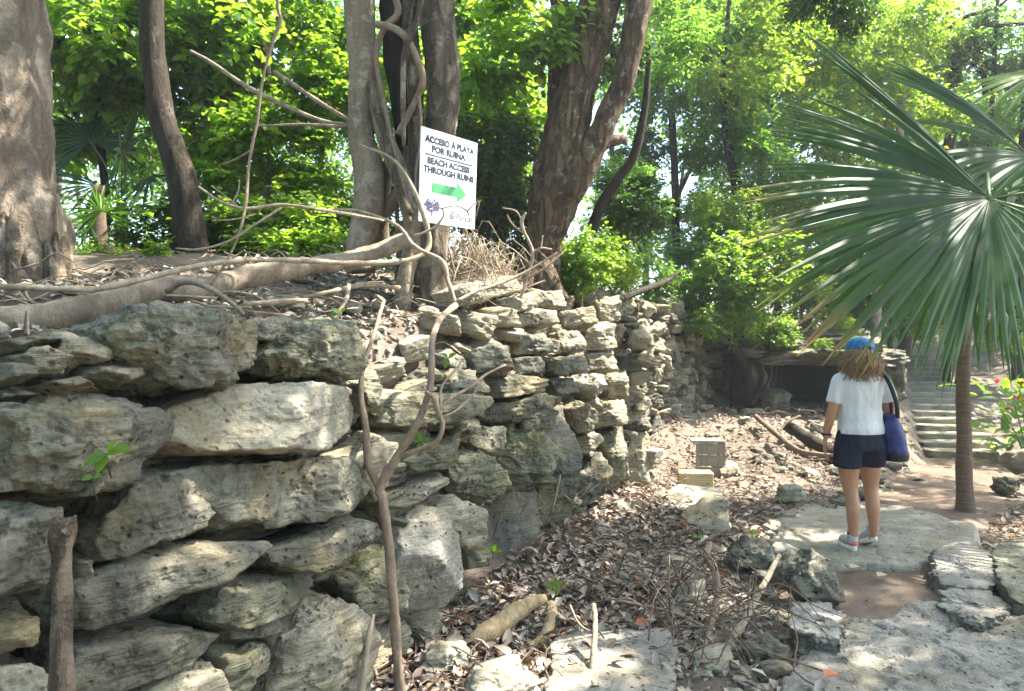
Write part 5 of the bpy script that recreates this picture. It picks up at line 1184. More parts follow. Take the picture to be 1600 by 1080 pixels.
# fallen leaves that stand out
for lab, px, py, zt, mt in (('rust-red fallen leaf on the cracked ledge', 1305, 1062, .075, 'r'), ('pale yellow round leaf in the bare earth dip', 1383, 903, .03, 'y'), ('rust-red leaf in the litter behind the sunken slab', 1008, 978, .07, 'r'), ('tan leaf on the bare earth beside the shoe', 1340, 890, .03, 'y')):
    Y = (CAMZ - zt) * F / (py - 540); c = at(px, py, Y)
    M_ = plain('leaf_rust' if mt == 'r' else 'leaf_tan', (.30, .10, .045) if mt == 'r' else (.42, .33, .19), .7, nscale=30, namp=.4)
    me = leaves_mesh('fallen_leaf', np.zeros((1, 3)), np.array([[.8, .5, .05]]), np.array([[0.1, 0, 1.]]), np.array([.12]), np.array([.04]), [M_], fold=.3, six=True)
    tag(link('fallen_leaf', me, None, (c.x - .05, c.y, c.z + .01)), lab, 'leaf')
# ------------------------------------------------------------------ palms
def seg_mesh(hub, ctrl, tip, w0, nrm, mat, pinch=.42, split=.9):
    """one pleated palm-leaf segment along a quadratic curve, V-folded, in hub-local coordinates"""
    ts = np.array([0.02, .12, .24, .36, .48, .6, .72, .83, .92, 1.0])
    h, c, e = (np.array(q, float) for q in (hub, ctrl, tip))
    P = ((1 - ts) ** 2)[:, None] * h + (2 * ts * (1 - ts))[:, None] * c + (ts ** 2)[:, None] * e - h
    T = np.gradient(P, axis=0); T /= np.linalg.norm(T, axis=1)[:, None]
    S = np.cross(T, np.asarray(nrm, float)); S /= np.linalg.norm(S, axis=1)[:, None] + 1e-9
    N = np.cross(S, T)
    w = np.where(ts < pinch, ts / pinch, np.clip((1 - ts) / (1 - pinch), 0, 1) ** .75) * w0
    w = np.maximum(w, .0015)
    V = np.concatenate([P - S * w[:, None], P + N * (w * .42)[:, None], P + S * w[:, None]])
    m = len(ts); Fc = []
    for i in range(m - 1):
        Fc += [(i, m + i, m + i + 1, i + 1), (m + i, 2 * m + i, 2 * m + i + 1, m + i + 1)]
    return np_mesh('leaf_segment', V, np.array(Fc), 4, [mat], smooth=False)

def palm_leaf(palm, base, hub, tips, mat, w=.030, sag=.10, nrm=None, seed=0, rp=.014):
    """tips: world points; a petiole from base to hub carries one segment per tip"""
    rnd = random.Random(seed); base = Vector(base); hub = Vector(hub)
    mid = (base + hub) / 2 + Vector((0, 0, (hub - base).length * .10))
    mb = MB(); mb.tube([tuple(base) + (rp * 1.5,), tuple(mid) + (rp,), tuple(hub) + (rp * .8,)], 6, 5)
    lf = mb.build('leaf', PETIOLE, palm, origin=hub)
    if nrm is None:
        nrm = Vector((0, 0, 0))
        for i in range(len(tips) - 1):
            cr = (Vector(tips[i]) - hub).cross(Vector(tips[i + 1]) - hub)
            nrm += cr
        nrm.normalize()
        if nrm.dot(Vector((0, 0, CAMZ)) - hub) < 0: nrm = -nrm
    for t in tips:
        t = Vector(t); d = t - hub; L = d.length
        hor = math.hypot(d.x, d.y) / L
        ctrl = hub + d * .52 + Vector((0, 0, 1)) * L * (sag * hor + .02) + Vector((rnd.uniform(-.01, .01), rnd.uniform(-.02, .02), rnd.uniform(-.02, .02)))
        t = t + Vector((rnd.uniform(-.03, .03), rnd.uniform(-.06, .06), rnd.uniform(-.04, .03)))
        me = seg_mesh(hub, ctrl, t, w * rnd.uniform(.8, 1.1), nrm, mat)
        link('leaf_segment', me, lf, hub)
    return lf
PETIOLE = plain('petiole_green', (.10, .15, .05), .5, .4)

palm = thing('fan_palm', 'fan palm with slim brown trunk and huge drooping leaf at the right', 'palm tree', tbase(1508, 7.4))
mb = MB(); px_tube(mb, [(1509, 806, 7.4, 20), (1508, 785, 7.4, 15), (1507, 700, 7.4, 13), (1505, 600, 7.4, 12), (1507, 480, 7.35, 11.5), (1515, 380, 7.3, 13), (1530, 290, 7.25, 15), (1535, 250, 7.2, 11)], 20, 14, rough=.12, seed=5); mb.build('trunk', BK_PALM, palm)
crown_pt = at(1532, 275, 7.2)
# front leaf: control tips in order round the fan
bundles = [((1246, 40, 4.75), (1268, 62, 4.7), 5), ((1300, 128, 4.6), (1216, 160, 4.6), 3), ((1205, 165, 4.6), (1188, 182, 4.5), 3), ((1192, 190, 4.5), (1180, 208, 4.45), 3), ((1200, 250, 4.45), (1172, 268, 4.4), 3), ((1160, 292, 4.35), (1158, 325, 4.3), 4), ((1190, 345, 4.3), (1160, 392, 4.25), 5),
  ((1165, 420, 4.25), (1185, 492, 4.2), 5), ((1205, 515, 4.15), (1262, 552, 4.15), 5), ((1290, 556, 4.1), (1352, 574, 4.15), 4), ((1395, 560, 4.15), (1440, 612, 4.2), 4), ((1455, 640, 4.25), (1480, 625, 4.3), 3), ((1510, 560, 4.3), (1545, 580, 4.35), 3), ((1580, 600, 4.35), (1625, 590, 4.35), 3), ((1650, 570, 4.4), (1800, 400, 4.6), 6), ((1820, 300, 4.8), (1770, 170, 5.0), 3)]
hub1 = at(1546, 310, 4.95)
tips = []
for qa, qb, nb in bundles:
    for k in range(nb):
        f = k / max(nb - 1, 1); q = [qa[j] + (qb[j] - qa[j]) * f for j in range(3)]
        tips.append(hub1 + (at(*q) - hub1) * random.uniform(.93, 1.04))
palm_leaf(palm, crown_pt, hub1, tips, LF_PALM, w=.040, sag=.05, seed=1, rp=.016)
# back-left upper leaf and others of the crown
def fan_tips(hub, axis, up, R, n, span, droop, seed):
    rnd = random.Random(seed); axis = Vector(axis).normalized(); up = Vector(up); up = (up - axis * up.dot(axis)).normalized(); side = axis.cross(up)
    out = []
    for k in range(n):
        a = -span / 2 + span * k / (n - 1)
        d = axis * math.cos(a) + side * math.sin(a)
        L = R * (.72 + .28 * math.cos(a * .7)) * rnd.uniform(.94, 1.05)
        out.append(Vector(hub) + d * L + Vector((0, 0, -droop * L * (1 - .3 * abs(math.cos(a))))))
    return out
hub2 = at(1612, 246, 5.7)
ct2 = [(0, 1372, 96, 5.2), (2, 1385, 92, 5.2), (4, 1395, 112, 5.2), (6, 1378, 118, 5.1), (8, 1420, 250, 5.2), (10, 1440, 262, 5.2), (12, 1450, 300, 5.2), (14, 1470, 330, 5.2), (16, 1500, 380, 5.2), (20, 1700, 430, 5.2), (26, 1800, 250, 5.6), (30, 1750, 80, 6), (34, 1620, 30, 6), (37, 1540, 60, 6)]
tips = [hub2 + (at(*[np.interp(k, [c[0] for c in ct2], [c[j] for c in ct2]) for j in (1, 2, 3)]) - hub2) * random.uniform(.95, 1.03) for k in range(20)]
palm_leaf(palm, crown_pt, hub2, tips, LF_PALM, w=.042, sag=.08, seed=2)
for k, (hp, ax, R, dr, span) in enumerate([((1470, 310, 7.6), (-.75, .3, -.1), 1.3, .55, 3.6), ((1560, 330, 6.5), (.3, -.6, -.5), 1.3, .75, 3.4), ((1600, 270, 7.4), (.9, -.1, .2), 1.4, .35, 4.0), ((1510, 320, 6.6), (-.3, -.5, -.7), 1.25, .6, 3.0), ((1590, 330, 6.2), (.6, -.4, -.5), 1.3, .7, 3.4)]):
    h = at(*hp); palm_leaf(palm, crown_pt, h, fan_tips(h, ax, (0, -.5, 1), R, 30, span, dr, k), LF_PALMD if k % 2 == 0 else LF_PALM, w=.036, sag=.12, seed=10 + k)

def small_palm(name, label, px, Y, hubs, R, mat, group=None):
    b = tbase(px, Y); t = thing(name, label, 'palm tree', b, group)
    mb = MB(); mb.tube([(b[0], b[1], b[2] - .1, .07), (b[0], b[1], b[2] + .25, .06), (b[0], b[1], b[2] + .55, .05)], 10, 4, rough=.2); mb.build('trunk', BK_PALM, t)
    for k, (hx, hy, hY, ax, dr) in enumerate(hubs):
        h = at(hx, hy, hY); palm_leaf(t, (b[0], b[1], b[2] + .5), h, fan_tips(h, ax, (0, -.6, 1), R, 22, 4.4, dr, k + px), mat, w=.026 * R / .7, sag=.08, seed=k, rp=.008)
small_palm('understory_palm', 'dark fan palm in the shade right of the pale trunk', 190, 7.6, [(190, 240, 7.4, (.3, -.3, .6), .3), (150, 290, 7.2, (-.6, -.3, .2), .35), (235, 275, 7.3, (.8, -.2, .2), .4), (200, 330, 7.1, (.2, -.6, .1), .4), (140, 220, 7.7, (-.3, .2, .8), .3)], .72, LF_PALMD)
small_palm('understory_palm', 'small fan palm low down by the pale trunk\'s foot', 155, 6.2, [(158, 330, 6.0, (.1, -.5, .5), .3), (140, 350, 6.1, (-.5, -.3, .3), .3), (180, 350, 6.1, (.6, -.3, .3), .3)], .34, LF_PALM)
small_palm('understory_palm', 'pale sunlit fan palm in the bright gap right of the forked tree', 975, 11.5, [(985, 370, 11.4, (.2, -.3, .8), .2), (950, 400, 11.4, (-.6, -.3, .4), .3), (1015, 390, 11.4, (.7, -.3, .4), .3), (980, 410, 11.2, (.1, -.6, .2), .3)], .7, LF_FAR)
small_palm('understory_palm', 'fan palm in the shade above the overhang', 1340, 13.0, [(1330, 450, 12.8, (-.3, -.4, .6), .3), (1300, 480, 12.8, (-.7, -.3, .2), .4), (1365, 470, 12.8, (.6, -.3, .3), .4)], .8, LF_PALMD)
op = small_palm('edge_palm', 'sunlit palm fan reaching in at the upper right edge', 1690, 8.6, [(1640, 110, 8.2, (-.9, -.2, -.25), .35), (1700, 60, 8.3, (-.2, -.3, .9), .2)], 1.15, LF_BRIGHT)

# plant with red bracts by the steps
rp_ = thing('flowering_plant', 'leafy plant with red flowers beside the steps at the right edge', 'plant', tbase(1606, 10.4))
rngp = np.random.default_rng(3); n = 220
c0 = Vector(tbase(1606, 10.4)); P = np.stack([rngp.normal(size=n) * .28, rngp.normal(size=n) * .22, .15 + rngp.random(n) * 1.0], -1)
D = P * np.array([1, 1, .2]) + unit(rngp, n) * .3; L = rngp.uniform(.14, .30, n)
link('foliage', leaves_mesh('foliage', P, D, unit(rngp, n) * .4 + np.array([0, -.3, 1]), L, L * .24, [LF_BRIGHT], six=True), rp_, c0)
mb = MB()
for k in range(9):
    x, y = rngp.normal() * .1, rngp.normal() * .1; mb.tube([(c0.x, c0.y, c0.z, .012), (c0.x + x, c0.y + y, c0.z + .5, .01), (c0.x + 2.4 * x, c0.y + 2.4 * y, c0.z + .95, .006)], 5, 3)
mb.build('stems', LF_MID, rp_)
RED = leafmat('red_bract', (.35, .02, .012), (.5, .05, .02), (.6, .06, .02), .4)
for k, (fx, fy) in enumerate([(1572, 640), (1556, 598), (1588, 622), (1595, 600)]):
    n = 9; c = at(fx, fy, 10.1); Dd = unit(rngp, n) * .7 + np.array([0, -.4, .6])
    link('flower', leaves_mesh('flower', np.zeros((n, 3)), Dd, unit(rngp, n), np.full(n, .06), np.full(n, .018), [RED], six=True), rp_, c)

# ------------------------------------------------------------------ the sign
sw, sh_ = .58, .60
yaw, roll, pit = math.radians(55), math.radians(-2), math.radians(4)
r = Vector((math.cos(yaw), math.sin(yaw), 0)); u = Vector((0, 0, 1)); nS = r.cross(u)
u2 = u * math.cos(pit) + nS * math.sin(pit)
rr = (r * math.cos(roll) - u2 * math.sin(roll)).normalized(); uu = (u2 * math.cos(roll) + r * math.sin(roll)).normalized(); nn = rr.cross(uu)
SCEN = at(701.5, 282, 4.92)
SM = Matrix((rr, uu, nn)).transposed()
SIGN_W = plain('sign_white_paint', (.72, .74, .75), .45, .35, nscale=7, namp=.28)
INK = plain('sign_black_print', (.012, .016, .028), .5, .4); GRN = plain('sign_green_print', (.05, .27, .10), .45, .4, nscale=4, namp=.2)
VIO = plain('sign_violet', (.10, .09, .20), .5, .3, nscale=40, namp=.5)
sg = thing('sign', 'tilted white beach access sign with a green arrow nailed to the fig', 'sign', SCEN)
def sign_mesh(name, bm, mat, parent):
    me = bpy.data.meshes.new(name); bm.to_mesh(me); bm.free(); me.transform(SM.to_4x4()); me.materials.append(mat); return link(name, me, parent, SCEN)
bm = bmesh.new(); bmesh.ops.create_cube(bm, size=1); bmesh.ops.scale(bm, vec=(sw, sh_, .008), verts=bm.verts); panel = sign_mesh('panel', bm, SIGN_W, sg)
def lettering(text, x, y, size, mat=INK, wfit=None, bold=.012):
    cu = bpy.data.curves.new('lettering', 'FONT'); cu.body = text; cu.size = size; cu.align_x = 'CENTER'; cu.align_y = 'CENTER'; cu.offset = bold * size; cu.resolution_u = 3; cu.extrude = .0004
    o = bpy.data.objects.new('tmp', cu); COL.objects.link(o)
    dg = bpy.context.evaluated_depsgraph_get(); me = bpy.data.meshes.new_from_object(o.evaluated_get(dg)); bpy.data.objects.remove(o)
    if wfit:
        xsv = [v.co.x for v in me.vertices]; k = wfit / (max(xsv) - min(xsv)); mid = (max(xsv) + min(xsv)) / 2
        for v in me.vertices: v.co.x = (v.co.x - mid) * k
    me.transform(SM.to_4x4() @ Matrix.Translation((x, y, .0052))); me.materials.clear(); me.materials.append(mat); me.name = 'lettering'
    return link('lettering', me, panel, SCEN)
def sx_(f): return (f - .5) * sw
def sy_(f): return (.5 - f) * sh_
lettering('ACCESO À PLAYA', sx_(.50), sy_(.115), .056, wfit=.88 * sw, bold=.05)
lettering('POR RUINA', sx_(.48), sy_(.21), .056, wfit=.60 * sw, bold=.05)
lettering('BEACH ACCESS', sx_(.49), sy_(.34), .056, wfit=.76 * sw, bold=.05)
lettering('THROUGH RUINS', sx_(.50), sy_(.435), .056, wfit=.90 * sw, bold=.05)
lettering('Playacar', sx_(.80), sy_(.895), .062, wfit=.31 * sw, bold=.0)
lettering('real', sx_(.90), sy_(.955), .022, bold=.0)
def flat(name, pts, mat):
    bm = bmesh.new(); vs_ = [bm.verts.new((a, b, .0054)) for a, b in pts]; bm.faces.new(vs_); return sign_mesh(name, bm, mat, panel)
flat('rule_line', [(sx_(.07), sy_(.282)), (sx_(.92), sy_(.282)), (sx_(.92), sy_(.268)), (sx_(.07), sy_(.268))], INK)
flat('arrow', [(sx_(a), sy_(b)) for a, b in ((.20, .67), (.64, .67), (.64, .735), (.82, .62), (.64, .505), (.64, .565), (.20, .565))], GRN)
bm = bmesh.new()
for a0 in np.linspace(0, 2 * math.pi, 24, endpoint=False):
    a1 = a0 + 2 * math.pi / 24; q = []
    for a, rad in ((a0, .026), (a1, .026), (a1, .018), (a0, .018)): q.append(bm.verts.new((sx_(.57) + rad * math.cos(a), sy_(.885) + rad * math.sin(a), .0054)))
    bm.faces.new(q)
for x0, y0, x1, y1 in ((-.012, .004, .004, .010), (-.012, -.006, -.004, .004), (.002, -.010, .012, .002), (-.006, -.012, .006, -.007)):
    bm.faces.new([bm.verts.new((sx_(.57) + a, sy_(.885) + b, .0054)) for a, b in ((x0, y0), (x1, y0), (x1, y1), (x0, y1))])
sign_mesh('emblem', bm, INK, panel)
bm = bmesh.new(); rl = random.Random(2)
for k in range(150):
    a = rl.uniform(0, 6.3); rad = rl.random() ** .6; x, y = sx_(.21) + math.cos(a) * rad * .075, sy_(.825) + math.sin(a) * rad * .042 + .008; s = rl.uniform(.004, .010); ph = rl.uniform(0, 6)
    bm.faces.new([bm.verts.new((x + s * 1.6 * math.cos(ph + j * 2.1), y + s * .8 * math.sin(ph + j * 2.1), .0052 + k * 1e-5)) for j in range(3)])
bm.faces.new([bm.verts.new((sx_(.205) + a, sy_(.86) + b, .0052)) for a, b in ((-.004, 0), (.004, 0), (.006, -.04), (-.006, -.04))])
sign_mesh('violet_mark', bm, VIO, panel)  # violet flecks above a short stem, low on the panel's left
for q in ((.5, .06), (.45, .565)):
    bm = bmesh.new(); bmesh.ops.create_uvsphere(bm, u_segments=10, v_segments=6, radius=.006); bmesh.ops.translate(bm, vec=(sx_(q[0]), sy_(q[1]), .004), verts=bm.verts)
    sign_mesh('nail', bm, plain('nail_metal', (.25, .24, .23), .4, .5, metallic=.8), sg)

# ------------------------------------------------------------------ the woman
def remesh(mb, name, mat, parent, origin, vox=.009, smooth=6, post=None):
    V = np.concatenate(mb.v); me = bpy.data.meshes.new(name); me.from_pydata(V.tolist(), [], mb.f)
    o = bpy.data.objects.new('tmp', me); COL.objects.link(o)
    m = o.modifiers.new('r', 'REMESH'); m.mode = 'VOXEL'; m.voxel_size = vox; m.use_smooth_shade = True
    if smooth: s = o.modifiers.new('s', 'SMOOTH'); s.iterations = smooth; s.factor = .5
    dg = bpy.context.evaluated_depsgraph_get(); me2 = bpy.data.meshes.new_from_object(o.evaluated_get(dg)); bpy.data.objects.remove(o)
    n = len(me2.vertices); co = np.empty(n * 3, np.float32); me2.vertices.foreach_get('co', co); co = co.reshape(-1, 3).astype(float)
    if post: co = post(co)
    me2.vertices.foreach_set('co', co.astype(np.float32).ravel()); me2.polygons.foreach_set('use_smooth', np.ones(len(me2.polygons), bool))
    me2.materials.clear(); me2.materials.append(mat); me2.name = name; me2.update()
    return link(name, me2, parent, origin)
def ell(mb, rings, sides=16, closed=True):
    """loft of ellipses (x,y,z,rx,ry)"""
    V = []; a = np.linspace(0, 2 * math.pi, sides, endpoint=False)
    for x, y, z, rx, ry in rings: V.append(np.stack([x + rx * np.cos(a), y + ry * np.sin(a), np.full(sides, z)], -1))
    m = len(rings); Fc = [(i * sides + j, i * sides + (j + 1) % sides, (i + 1) * sides + (j + 1) % sides, (i + 1) * sides + j) for i in range(m - 1) for j in range(sides)]
    if closed: Fc += [tuple(range(sides - 1, -1, -1)), tuple((m - 1) * sides + j for j in range(sides))]
    mb.add(np.concatenate(V), Fc); return mb
SKIN = plain('skin', (.42, .215, .13), .5, .35, nscale=12, namp=.12)
SHIRT = plain('white_cotton', (.60, .61, .66), .85, .2, nscale=5, namp=.06, bump=.15, bscale=30)
NAVY = plain('navy_cotton', (.009, .013, .032), .8, .25, nscale=18, namp=.3, bump=.2)
HAIR = plain('blond_brown_hair', (.31, .20, .105), .45, .4, nscale=25, namp=.55)
CAPB = plain('blue_cap_cloth', (.03, .20, .50), .6, .3, nscale=28, namp=.8)
BLK = plain('black_strap', (.012, .012, .014), .5, .35); BAGM = plain('navy_bag_cloth', (.022, .035, .16), .55, .35, nscale=6, namp=.3, bump=.1)
SHOE = plain('grey_knit_shoe', (.42, .42, .43), .75, .25, nscale=30, namp=.2); SOLE = plain('white_sole', (.72, .70, .68), .6, .3); CORAL = plain('coral_panel', (.72, .12, .12), .6, .3)
PO = Vector((2.735, 5.74, .035))
w = thing('person', 'woman in white T-shirt, navy shorts and blue cap walking away from the viewer', 'person', PO)
# skeleton in local metres: x right, y away, z up
body = MB()
Lh, Rh = (-.085, .0, .86), (.085, .0, .86)
body.tube([(-.082, .0, .84, .088), (-.092, .0, .74, .088), (-.085, .015, .60, .074), (-.072, .015, .485, .056), (-.068, -.005, .40, .052), (-.064, -.015, .32, .054), (-.060, -.005, .20, .042), (-.057, .0, .10, .032), (-.057, .0, .055, .034)], 14, 4)
body.tube([(.075, .0, .84, .088), (.085, .03, .74, .086), (.102, .05, .60, .072), (.112, .07, .50, .055), (.116, .06, .42, .052), (.119, .045, .34, .053), (.124, .045, .22, .041), (.130, .055, .14, .031), (.132, .065, .10, .032)], 14, 4)
body.tube([(-.057, .0, .05, .035), (-.062, .06, .035, .034), (-.067, .13, .022, .028), (-.069, .17, .02, .02)], 10, 3)
body.tube([(.132, .068, .095, .034), (.136, .125, .06, .034), (.142, .185, .028, .028), (.144, .22, .024, .02)], 10, 3)
ell(body, [(0, 0, .80, .150, .10), (0, 0, .92, .148, .10), (0, .01, 1.02, .135, .09), (0, .01, 1.14, .145, .095), (0, 0, 1.26, .165, .10), (0, 0, 1.36, .165, .085), (0, .0, 1.41, .10, .065), (0, .005, 1.44, .055, .055), (0, .015, 1.50, .05, .052)])
ell(body, [(0, .03, 1.445, .03, .04), (0, .03, 1.46, .058, .07), (0, .025, 1.50, .070, .088), (0, .02, 1.56, .077, .096), (0, .02, 1.61, .072, .09), (0, .02, 1.65, .045, .055), (0, .02, 1.66, .02, .02)])
ell(body, [(-.076, .02, 1.52, .008, .014), (-.082, .02, 1.54, .012, .018), (-.080, .02, 1.575, .010, .016)], 8); ell(body, [(.076, .02, 1.52, .008, .014), (.082, .02, 1.54, .012, .018), (.080, .02, 1.575, .010, .016)], 8)
body.tube([(0, .11, 1.575, .008), (0, .128, 1.545, .012), (0, .118, 1.53, .012)], 8, 3)
body.tube([(-.150, 0, 1.355, .05), (-.19, -.005, 1.27, .046), (-.214, -.01, 1.16, .041), (-.230, -.005, 1.08, .037), (-.244, .015, 1.00, .034), (-.252, .04, .92, .027), (-.254, .05, .885, .024)], 12, 4)
body.tube([(.150, 0, 1.355, .05), (.195, .0, 1.27, .046), (.225, .01, 1.17, .041), (.245, .03, 1.09, .037), (.235, .10, 1.03, .034), (.225, .17, .99, .027), (.222, .20, .98, .024)], 12, 4)
# hands
def hand(x, y, z, dx, dy, dz, sgn):
    d = Vector((dx, dy, dz)).normalized(); s = Vector((.35 * sgn, .9, 0)); s = (s - d * s.dot(d)).normalized(); p = d.cross(s)
    o = Vector((x, y, z))
    pal = [o, o + d * .03, o + d * .065, o + d * .085]
    for off in (-.026, -.009, .009, .026):
        body.tube([tuple(o + s * off * .5) + (.016,), tuple(o + d * .045 + s * off) + (.014,), tuple(o + d * .088 + s * off) + (.0115,)], 8, 3)
    for off, l in ((-.029, .058), (-.010, .075), (.010, .082), (.029, .074)):
        q = o + d * .085 + s * off
        body.tube([tuple(q) + (.0098,), tuple(q + d * l * .45 + p * .006 + s * off * .15) + (.0092,), tuple(q + d * l * .8 + p * .020 + s * off * .2) + (.0085,), tuple(q + d * l + p * .032 + s * off * .2) + (.007,)], 8, 3)
    q = o + d * .022 + s * .024
    body.tube([tuple(q) + (.013,), tuple(q + s * .026 + d * .028 + p * .01) + (.0115,), tuple(q + s * .034 + d * .055 + p * .02) + (.0098,), tuple(q + s * .034 + d * .074 + p * .03) + (.008,)], 8, 3)
hand(-.255, .055, .875, -.01, .04, -1, 1)
hand(.222, .205, .978, -.2, .8, -.25, -1)
remesh(body, 'body', SKIN, w, PO, vox=.0062, smooth=3)
def folds(freq, amp, seed):
    def f(co):
        q = co * np.array([freq, freq, freq * .45]); rad = co * np.array([1, 1, 0]); rad /= np.linalg.norm(rad, axis=1)[:, None] + 1e-6
        return co + rad * (fbm(q, seed, 3) * amp)[:, None]
    return f
shirt = MB()
ell(shirt, [(-.003, .0, .925, .178, .128), (-.003, .0, .97, .176, .125), (0, .01, 1.03, .168, .116), (0, .008, 1.12, .166, .112), (0, .0, 1.22, .170, .114), (0, -.004, 1.31, .172, .106), (0, -.002, 1.37, .155, .090), (0, 0, 1.405, .125, .078), (0, .003, 1.43, .072, .064)])
shirt.tube([(-.12, 0, 1.358, .062), (-.168, -.002, 1.325, .061), (-.204, -.005, 1.245, .057), (-.224, -.008, 1.165, .058)], 14, 4)
shirt.tube([(.12, 0, 1.358, .062), (.172, .0, 1.325, .061), (.210, .005, 1.25, .057), (.230, .01, 1.175, .058)], 14, 4)
remesh(shirt, 't_shirt', SHIRT, w, PO, vox=.008, smooth=6, post=folds(11, .013, 3))
shorts = MB()
ell(shorts, [(0, 0, .80, .19, .14), (0, 0, .86, .192, .142), (0, 0, .92, .180, .128), (0, .0, .955, .168, .118)])
ell(shorts, [(-.100, .0, .66, .100, .108), (-.100, .0, .74, .104, .118), (-.092, 0, .84, .10, .125)]); ell(shorts, [(.100, .03, .665, .098, .108), (.100, .02, .74, .104, .118), (.092, 0, .84, .10, .125)])
sho = remesh(shorts, 'shorts', NAVY, w, PO, vox=.008, smooth=4, post=folds(11, .008, 5))
# shoes
for k, (x, y, z, pitch) in enumerate(((-.060, .055, .045, 0.0), (.135, .125, .078, -.36))):
    up = MB(); Rm = Matrix.Rotation(pitch, 3, 'X')
    def tr(mbx):
        V = np.concatenate(mbx.v) @ np.array(Rm).T + np.array([x, y, z]); mbx.v = [V]; return mbx
    a = np.linspace(0, 2 * math.pi, 20, endpoint=False)
    prof = [(-.085, .034, .075), (-.06, .040, .085), (-.01, .042, .07), (.06, .048, .05), (.12, .045, .036), (.155, .026, .025)]
    for i in range(len(prof) - 1):
        pass
    up.tube([(0, -.075, .03, .032), (0, -.05, .03, .038), (0, .0, .025, .041), (0, .07, .015, .042), (0, .12, .005, .036), (0, .15, .0, .022)], 14, 3); up.tube([(0, -.055, .03, .036), (0, -.05, .07, .040), (0, -.045, .085, .040)], 14, 3)
    shoe = remesh(tr(up), 'shoe', SHOE, w, PO, vox=.006, smooth=2)
    so = MB(); V = []; q = []
    for zz, sc_ in ((-.042, .92), (-.030, 1.04), (-.008, 1.04)):
        for t in a:
            yy = .035 + .128 * math.sin(t); xx = (.044 + .006 * math.sin(t)) * math.cos(t); q.append((xx * sc_, .035 + (yy - .035) * sc_, zz + (.012 if yy < -.04 and zz > -.02 else 0)))
    so.add(np.array(q), [(i * 20 + j, i * 20 + (j + 1) % 20, (i + 1) * 20 + (j + 1) % 20, (i + 1) * 20 + j) for i in range(2) for j in range(20)] + [tuple(range(19, -1, -1)), tuple(40 + j for j in range(20))])
    tr(so); so.v = [so.v[0] + np.array(PO)]; so.build('sole', SOLE, shoe)
    co = MB(); co.tube([(-.030, -.066, .016, .010), (0, -.092, .018, .012), (.030, -.066, .016, .010), (.040, -.02, .012, .010)], 8, 4); tr(co); co.v = [co.v[0] + np.array(PO)]; co.build('heel_panel', CORAL, shoe)
    sk = MB(); ax_ = (x, y - .045 if k == 0 else y - .06, z + .08); ell(sk, [(ax_[0], ax_[1], ax_[2] - .01, .038, .042), (ax_[0], ax_[1], ax_[2] + .03, .037, .040)], 14); sk.v = [sk.v[0] + np.array(PO)]; sk.build('sock', BLK if k == 0 else SHOE, shoe)
# hair: wavy locks falling over the shoulders
hr = random.Random(4); hm = MB()
base_ = MB(); ell(base_, [(0, -.01, 1.36, .09, .05), (0, -.012, 1.42, .120, .075), (0, -.012, 1.50, .112, .098), (0, -.002, 1.57, .100, .108), (0, .005, 1.62, .088, .100), (0, .01, 1.655, .055, .065)])
ho = remesh(base_, 'hair', HAIR, w, PO, vox=.008, smooth=3, post=lambda c: c + fbm(c * np.array([45, 45, 9]), 8, 3)[:, None] * .007 * np.array([1, 1, .3]))
for k in range(460):
    a = hr.uniform(math.pi * .93, math.pi * 2.07); r0 = hr.uniform(.085, .102); ph = hr.uniform(0, 6); l = hr.uniform(.12, .27); sp = hr.uniform(1.1, 1.62)
    pts = []
    for j in range(7):
        t = j / 6; rad = r0 * (1 + (sp - 1) * min(1, t * 1.4)); wv = .020 * math.sin(ph + t * 10) * (0.2 + t)
        pts.append((PO.x + rad * math.cos(a) * 1.05 + wv, PO.y + rad * math.sin(a) * .95 + .3 * wv, PO.z + 1.60 - l * t - .015 * (1 - t), .0042 * (1 - .4 * t)))
    hm.tube(pts, 5, 2)
hm.build('lock', HAIR, ho)
# cap
cm = MB(); ell(cm, [(0, .012, 1.572, .104, .116), (0, .012, 1.60, .106, .118), (0, .012, 1.635, .098, .108), (0, .012, 1.662, .075, .085), (0, .012, 1.678, .04, .045), (0, .012, 1.683, .008, .009)], 28); cm.v = [cm.v[0] + np.array(PO)]; capo = cm.build('cap', CAPB, w)
bmv = MB(); q = []
for k in range(13):
    t = math.pi * (.08 + .84 * k / 12); q.append((.100 * math.cos(t), .012 + .112 * math.sin(t), 1.585)); q.append((.098 * math.cos(t), .012 + .20 * math.sin(t), 1.572 - .004 * abs(math.cos(t))))
bv = np.array(q); bmv.add(np.concatenate([bv, bv - np.array([0, 0, .004])]) + np.array(PO), [(2 * i, 2 * i + 1, 2 * i + 3, 2 * i + 2) for i in range(12)] + [(26 + 2 * i, 26 + 2 * i + 2, 26 + 2 * i + 3, 26 + 2 * i + 1) for i in range(12)] + [(2 * i + 1, 26 + 2 * i + 1, 26 + 2 * i + 3, 2 * i + 3) for i in range(12)]); bmv.build('brim', CAPB, capo)
mb = MB(); mb.tube([(PO.x - .03, PO.y - .106, PO.z + 1.585, .006), (PO.x - .02, PO.y - .108, PO.z + 1.605, .006), (PO.x + .02, PO.y - .108, PO.z + 1.605, .006), (PO.x + .03, PO.y - .106, PO.z + 1.585, .006)], 6, 4); mb.build('cap_opening', BLK, capo)
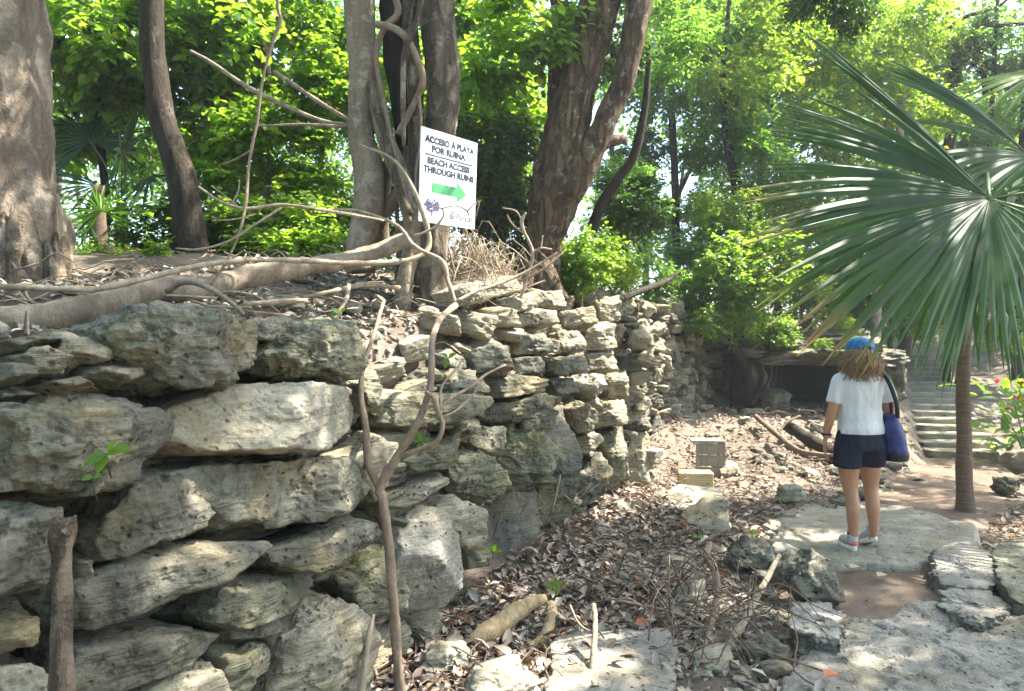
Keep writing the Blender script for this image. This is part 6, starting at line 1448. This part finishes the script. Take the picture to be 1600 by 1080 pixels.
# wrist band
mb = MB(); t = np.linspace(0, 2 * math.pi, 17)
mb.tube([(PO.x - .252 + .031 * math.cos(q), PO.y + .042 + .030 * math.sin(q), PO.z + .915, .0085) for q in t], 6, 1, cap=False); mb.build('wristband', BLK, w)
# shoulder bag: held by her, a thing of its own
bo = Vector((PO.x + .275, PO.y - .03, PO.z + .80))
bag = thing('shoulder_bag', 'navy blue tote bag with black straps hanging from the woman\'s right shoulder', 'bag', bo)
bgm = MB(); ell(bgm, [(.285, -.02, .725, .07, .085), (.290, -.02, .735, .085, .10), (.285, -.02, .80, .092, .115), (.272, -.02, .90, .085, .112), (.258, -.02, 1.00, .066, .095), (.248, -.02, 1.075, .040, .075), (.245, -.02, 1.08, .030, .065)], 20)
remesh(bgm, 'pouch', BAGM, bag, PO - Vector((.03, 0, 0)), vox=.007, smooth=4, post=lambda c: c + fbm(c * 9, 4, 3)[:, None] * .008 * np.array([1, 1, 0]))
bb = MB(); ell(bb, [(.287, -.022, .715, .074, .09), (.291, -.022, .725, .091, .107), (.290, -.022, .765, .096, .118), (.288, -.022, .79, .095, .118)], 20)
remesh(bb, 'base_panel', BLK, bag, PO - Vector((.03, 0, 0)), vox=.007, smooth=3)
for dy, zz in ((-.055, 0), (.03, .005)):
    mb = MB(); P = [(.245, dy * 1.2 - .02, 1.06, .018), (.225, dy - .055, 1.16, .018), (.190, dy - .06, 1.27, .018), (.160, dy * .6 - .06, 1.36, .018), (.150, dy * .4 + .0, 1.413, .018), (.155, dy * .3 + .05, 1.38, .018), (.19, .09 + dy * .3, 1.27, .016), (.235, .06 + dy * .3, 1.12, .016), (.25, .03 + dy * .5, 1.05, .016)]
    mb.tube([(PO.x + a_, PO.y + b_, PO.z + c_ + zz, r_) for a_, b_, c_, r_ in P], 8, 4); mb.build('strap', BLK, bag)

# ------------------------------------------------------------------ humid air under the trees
t = NT('haze_air'); t.t.links.new(t.n('VolumePrincipled', Color=(.86, .94, 1.0), Density=.0019, Anisotropy=.3).outputs[0], t.out.inputs['Volume'])
tag(MB().box((0, 17, 6.3), (95, 82, 8.2)).build('haze', t.m, smooth=False), 'thin bluish haze in the air between the trees', 'haze', kind='stuff')
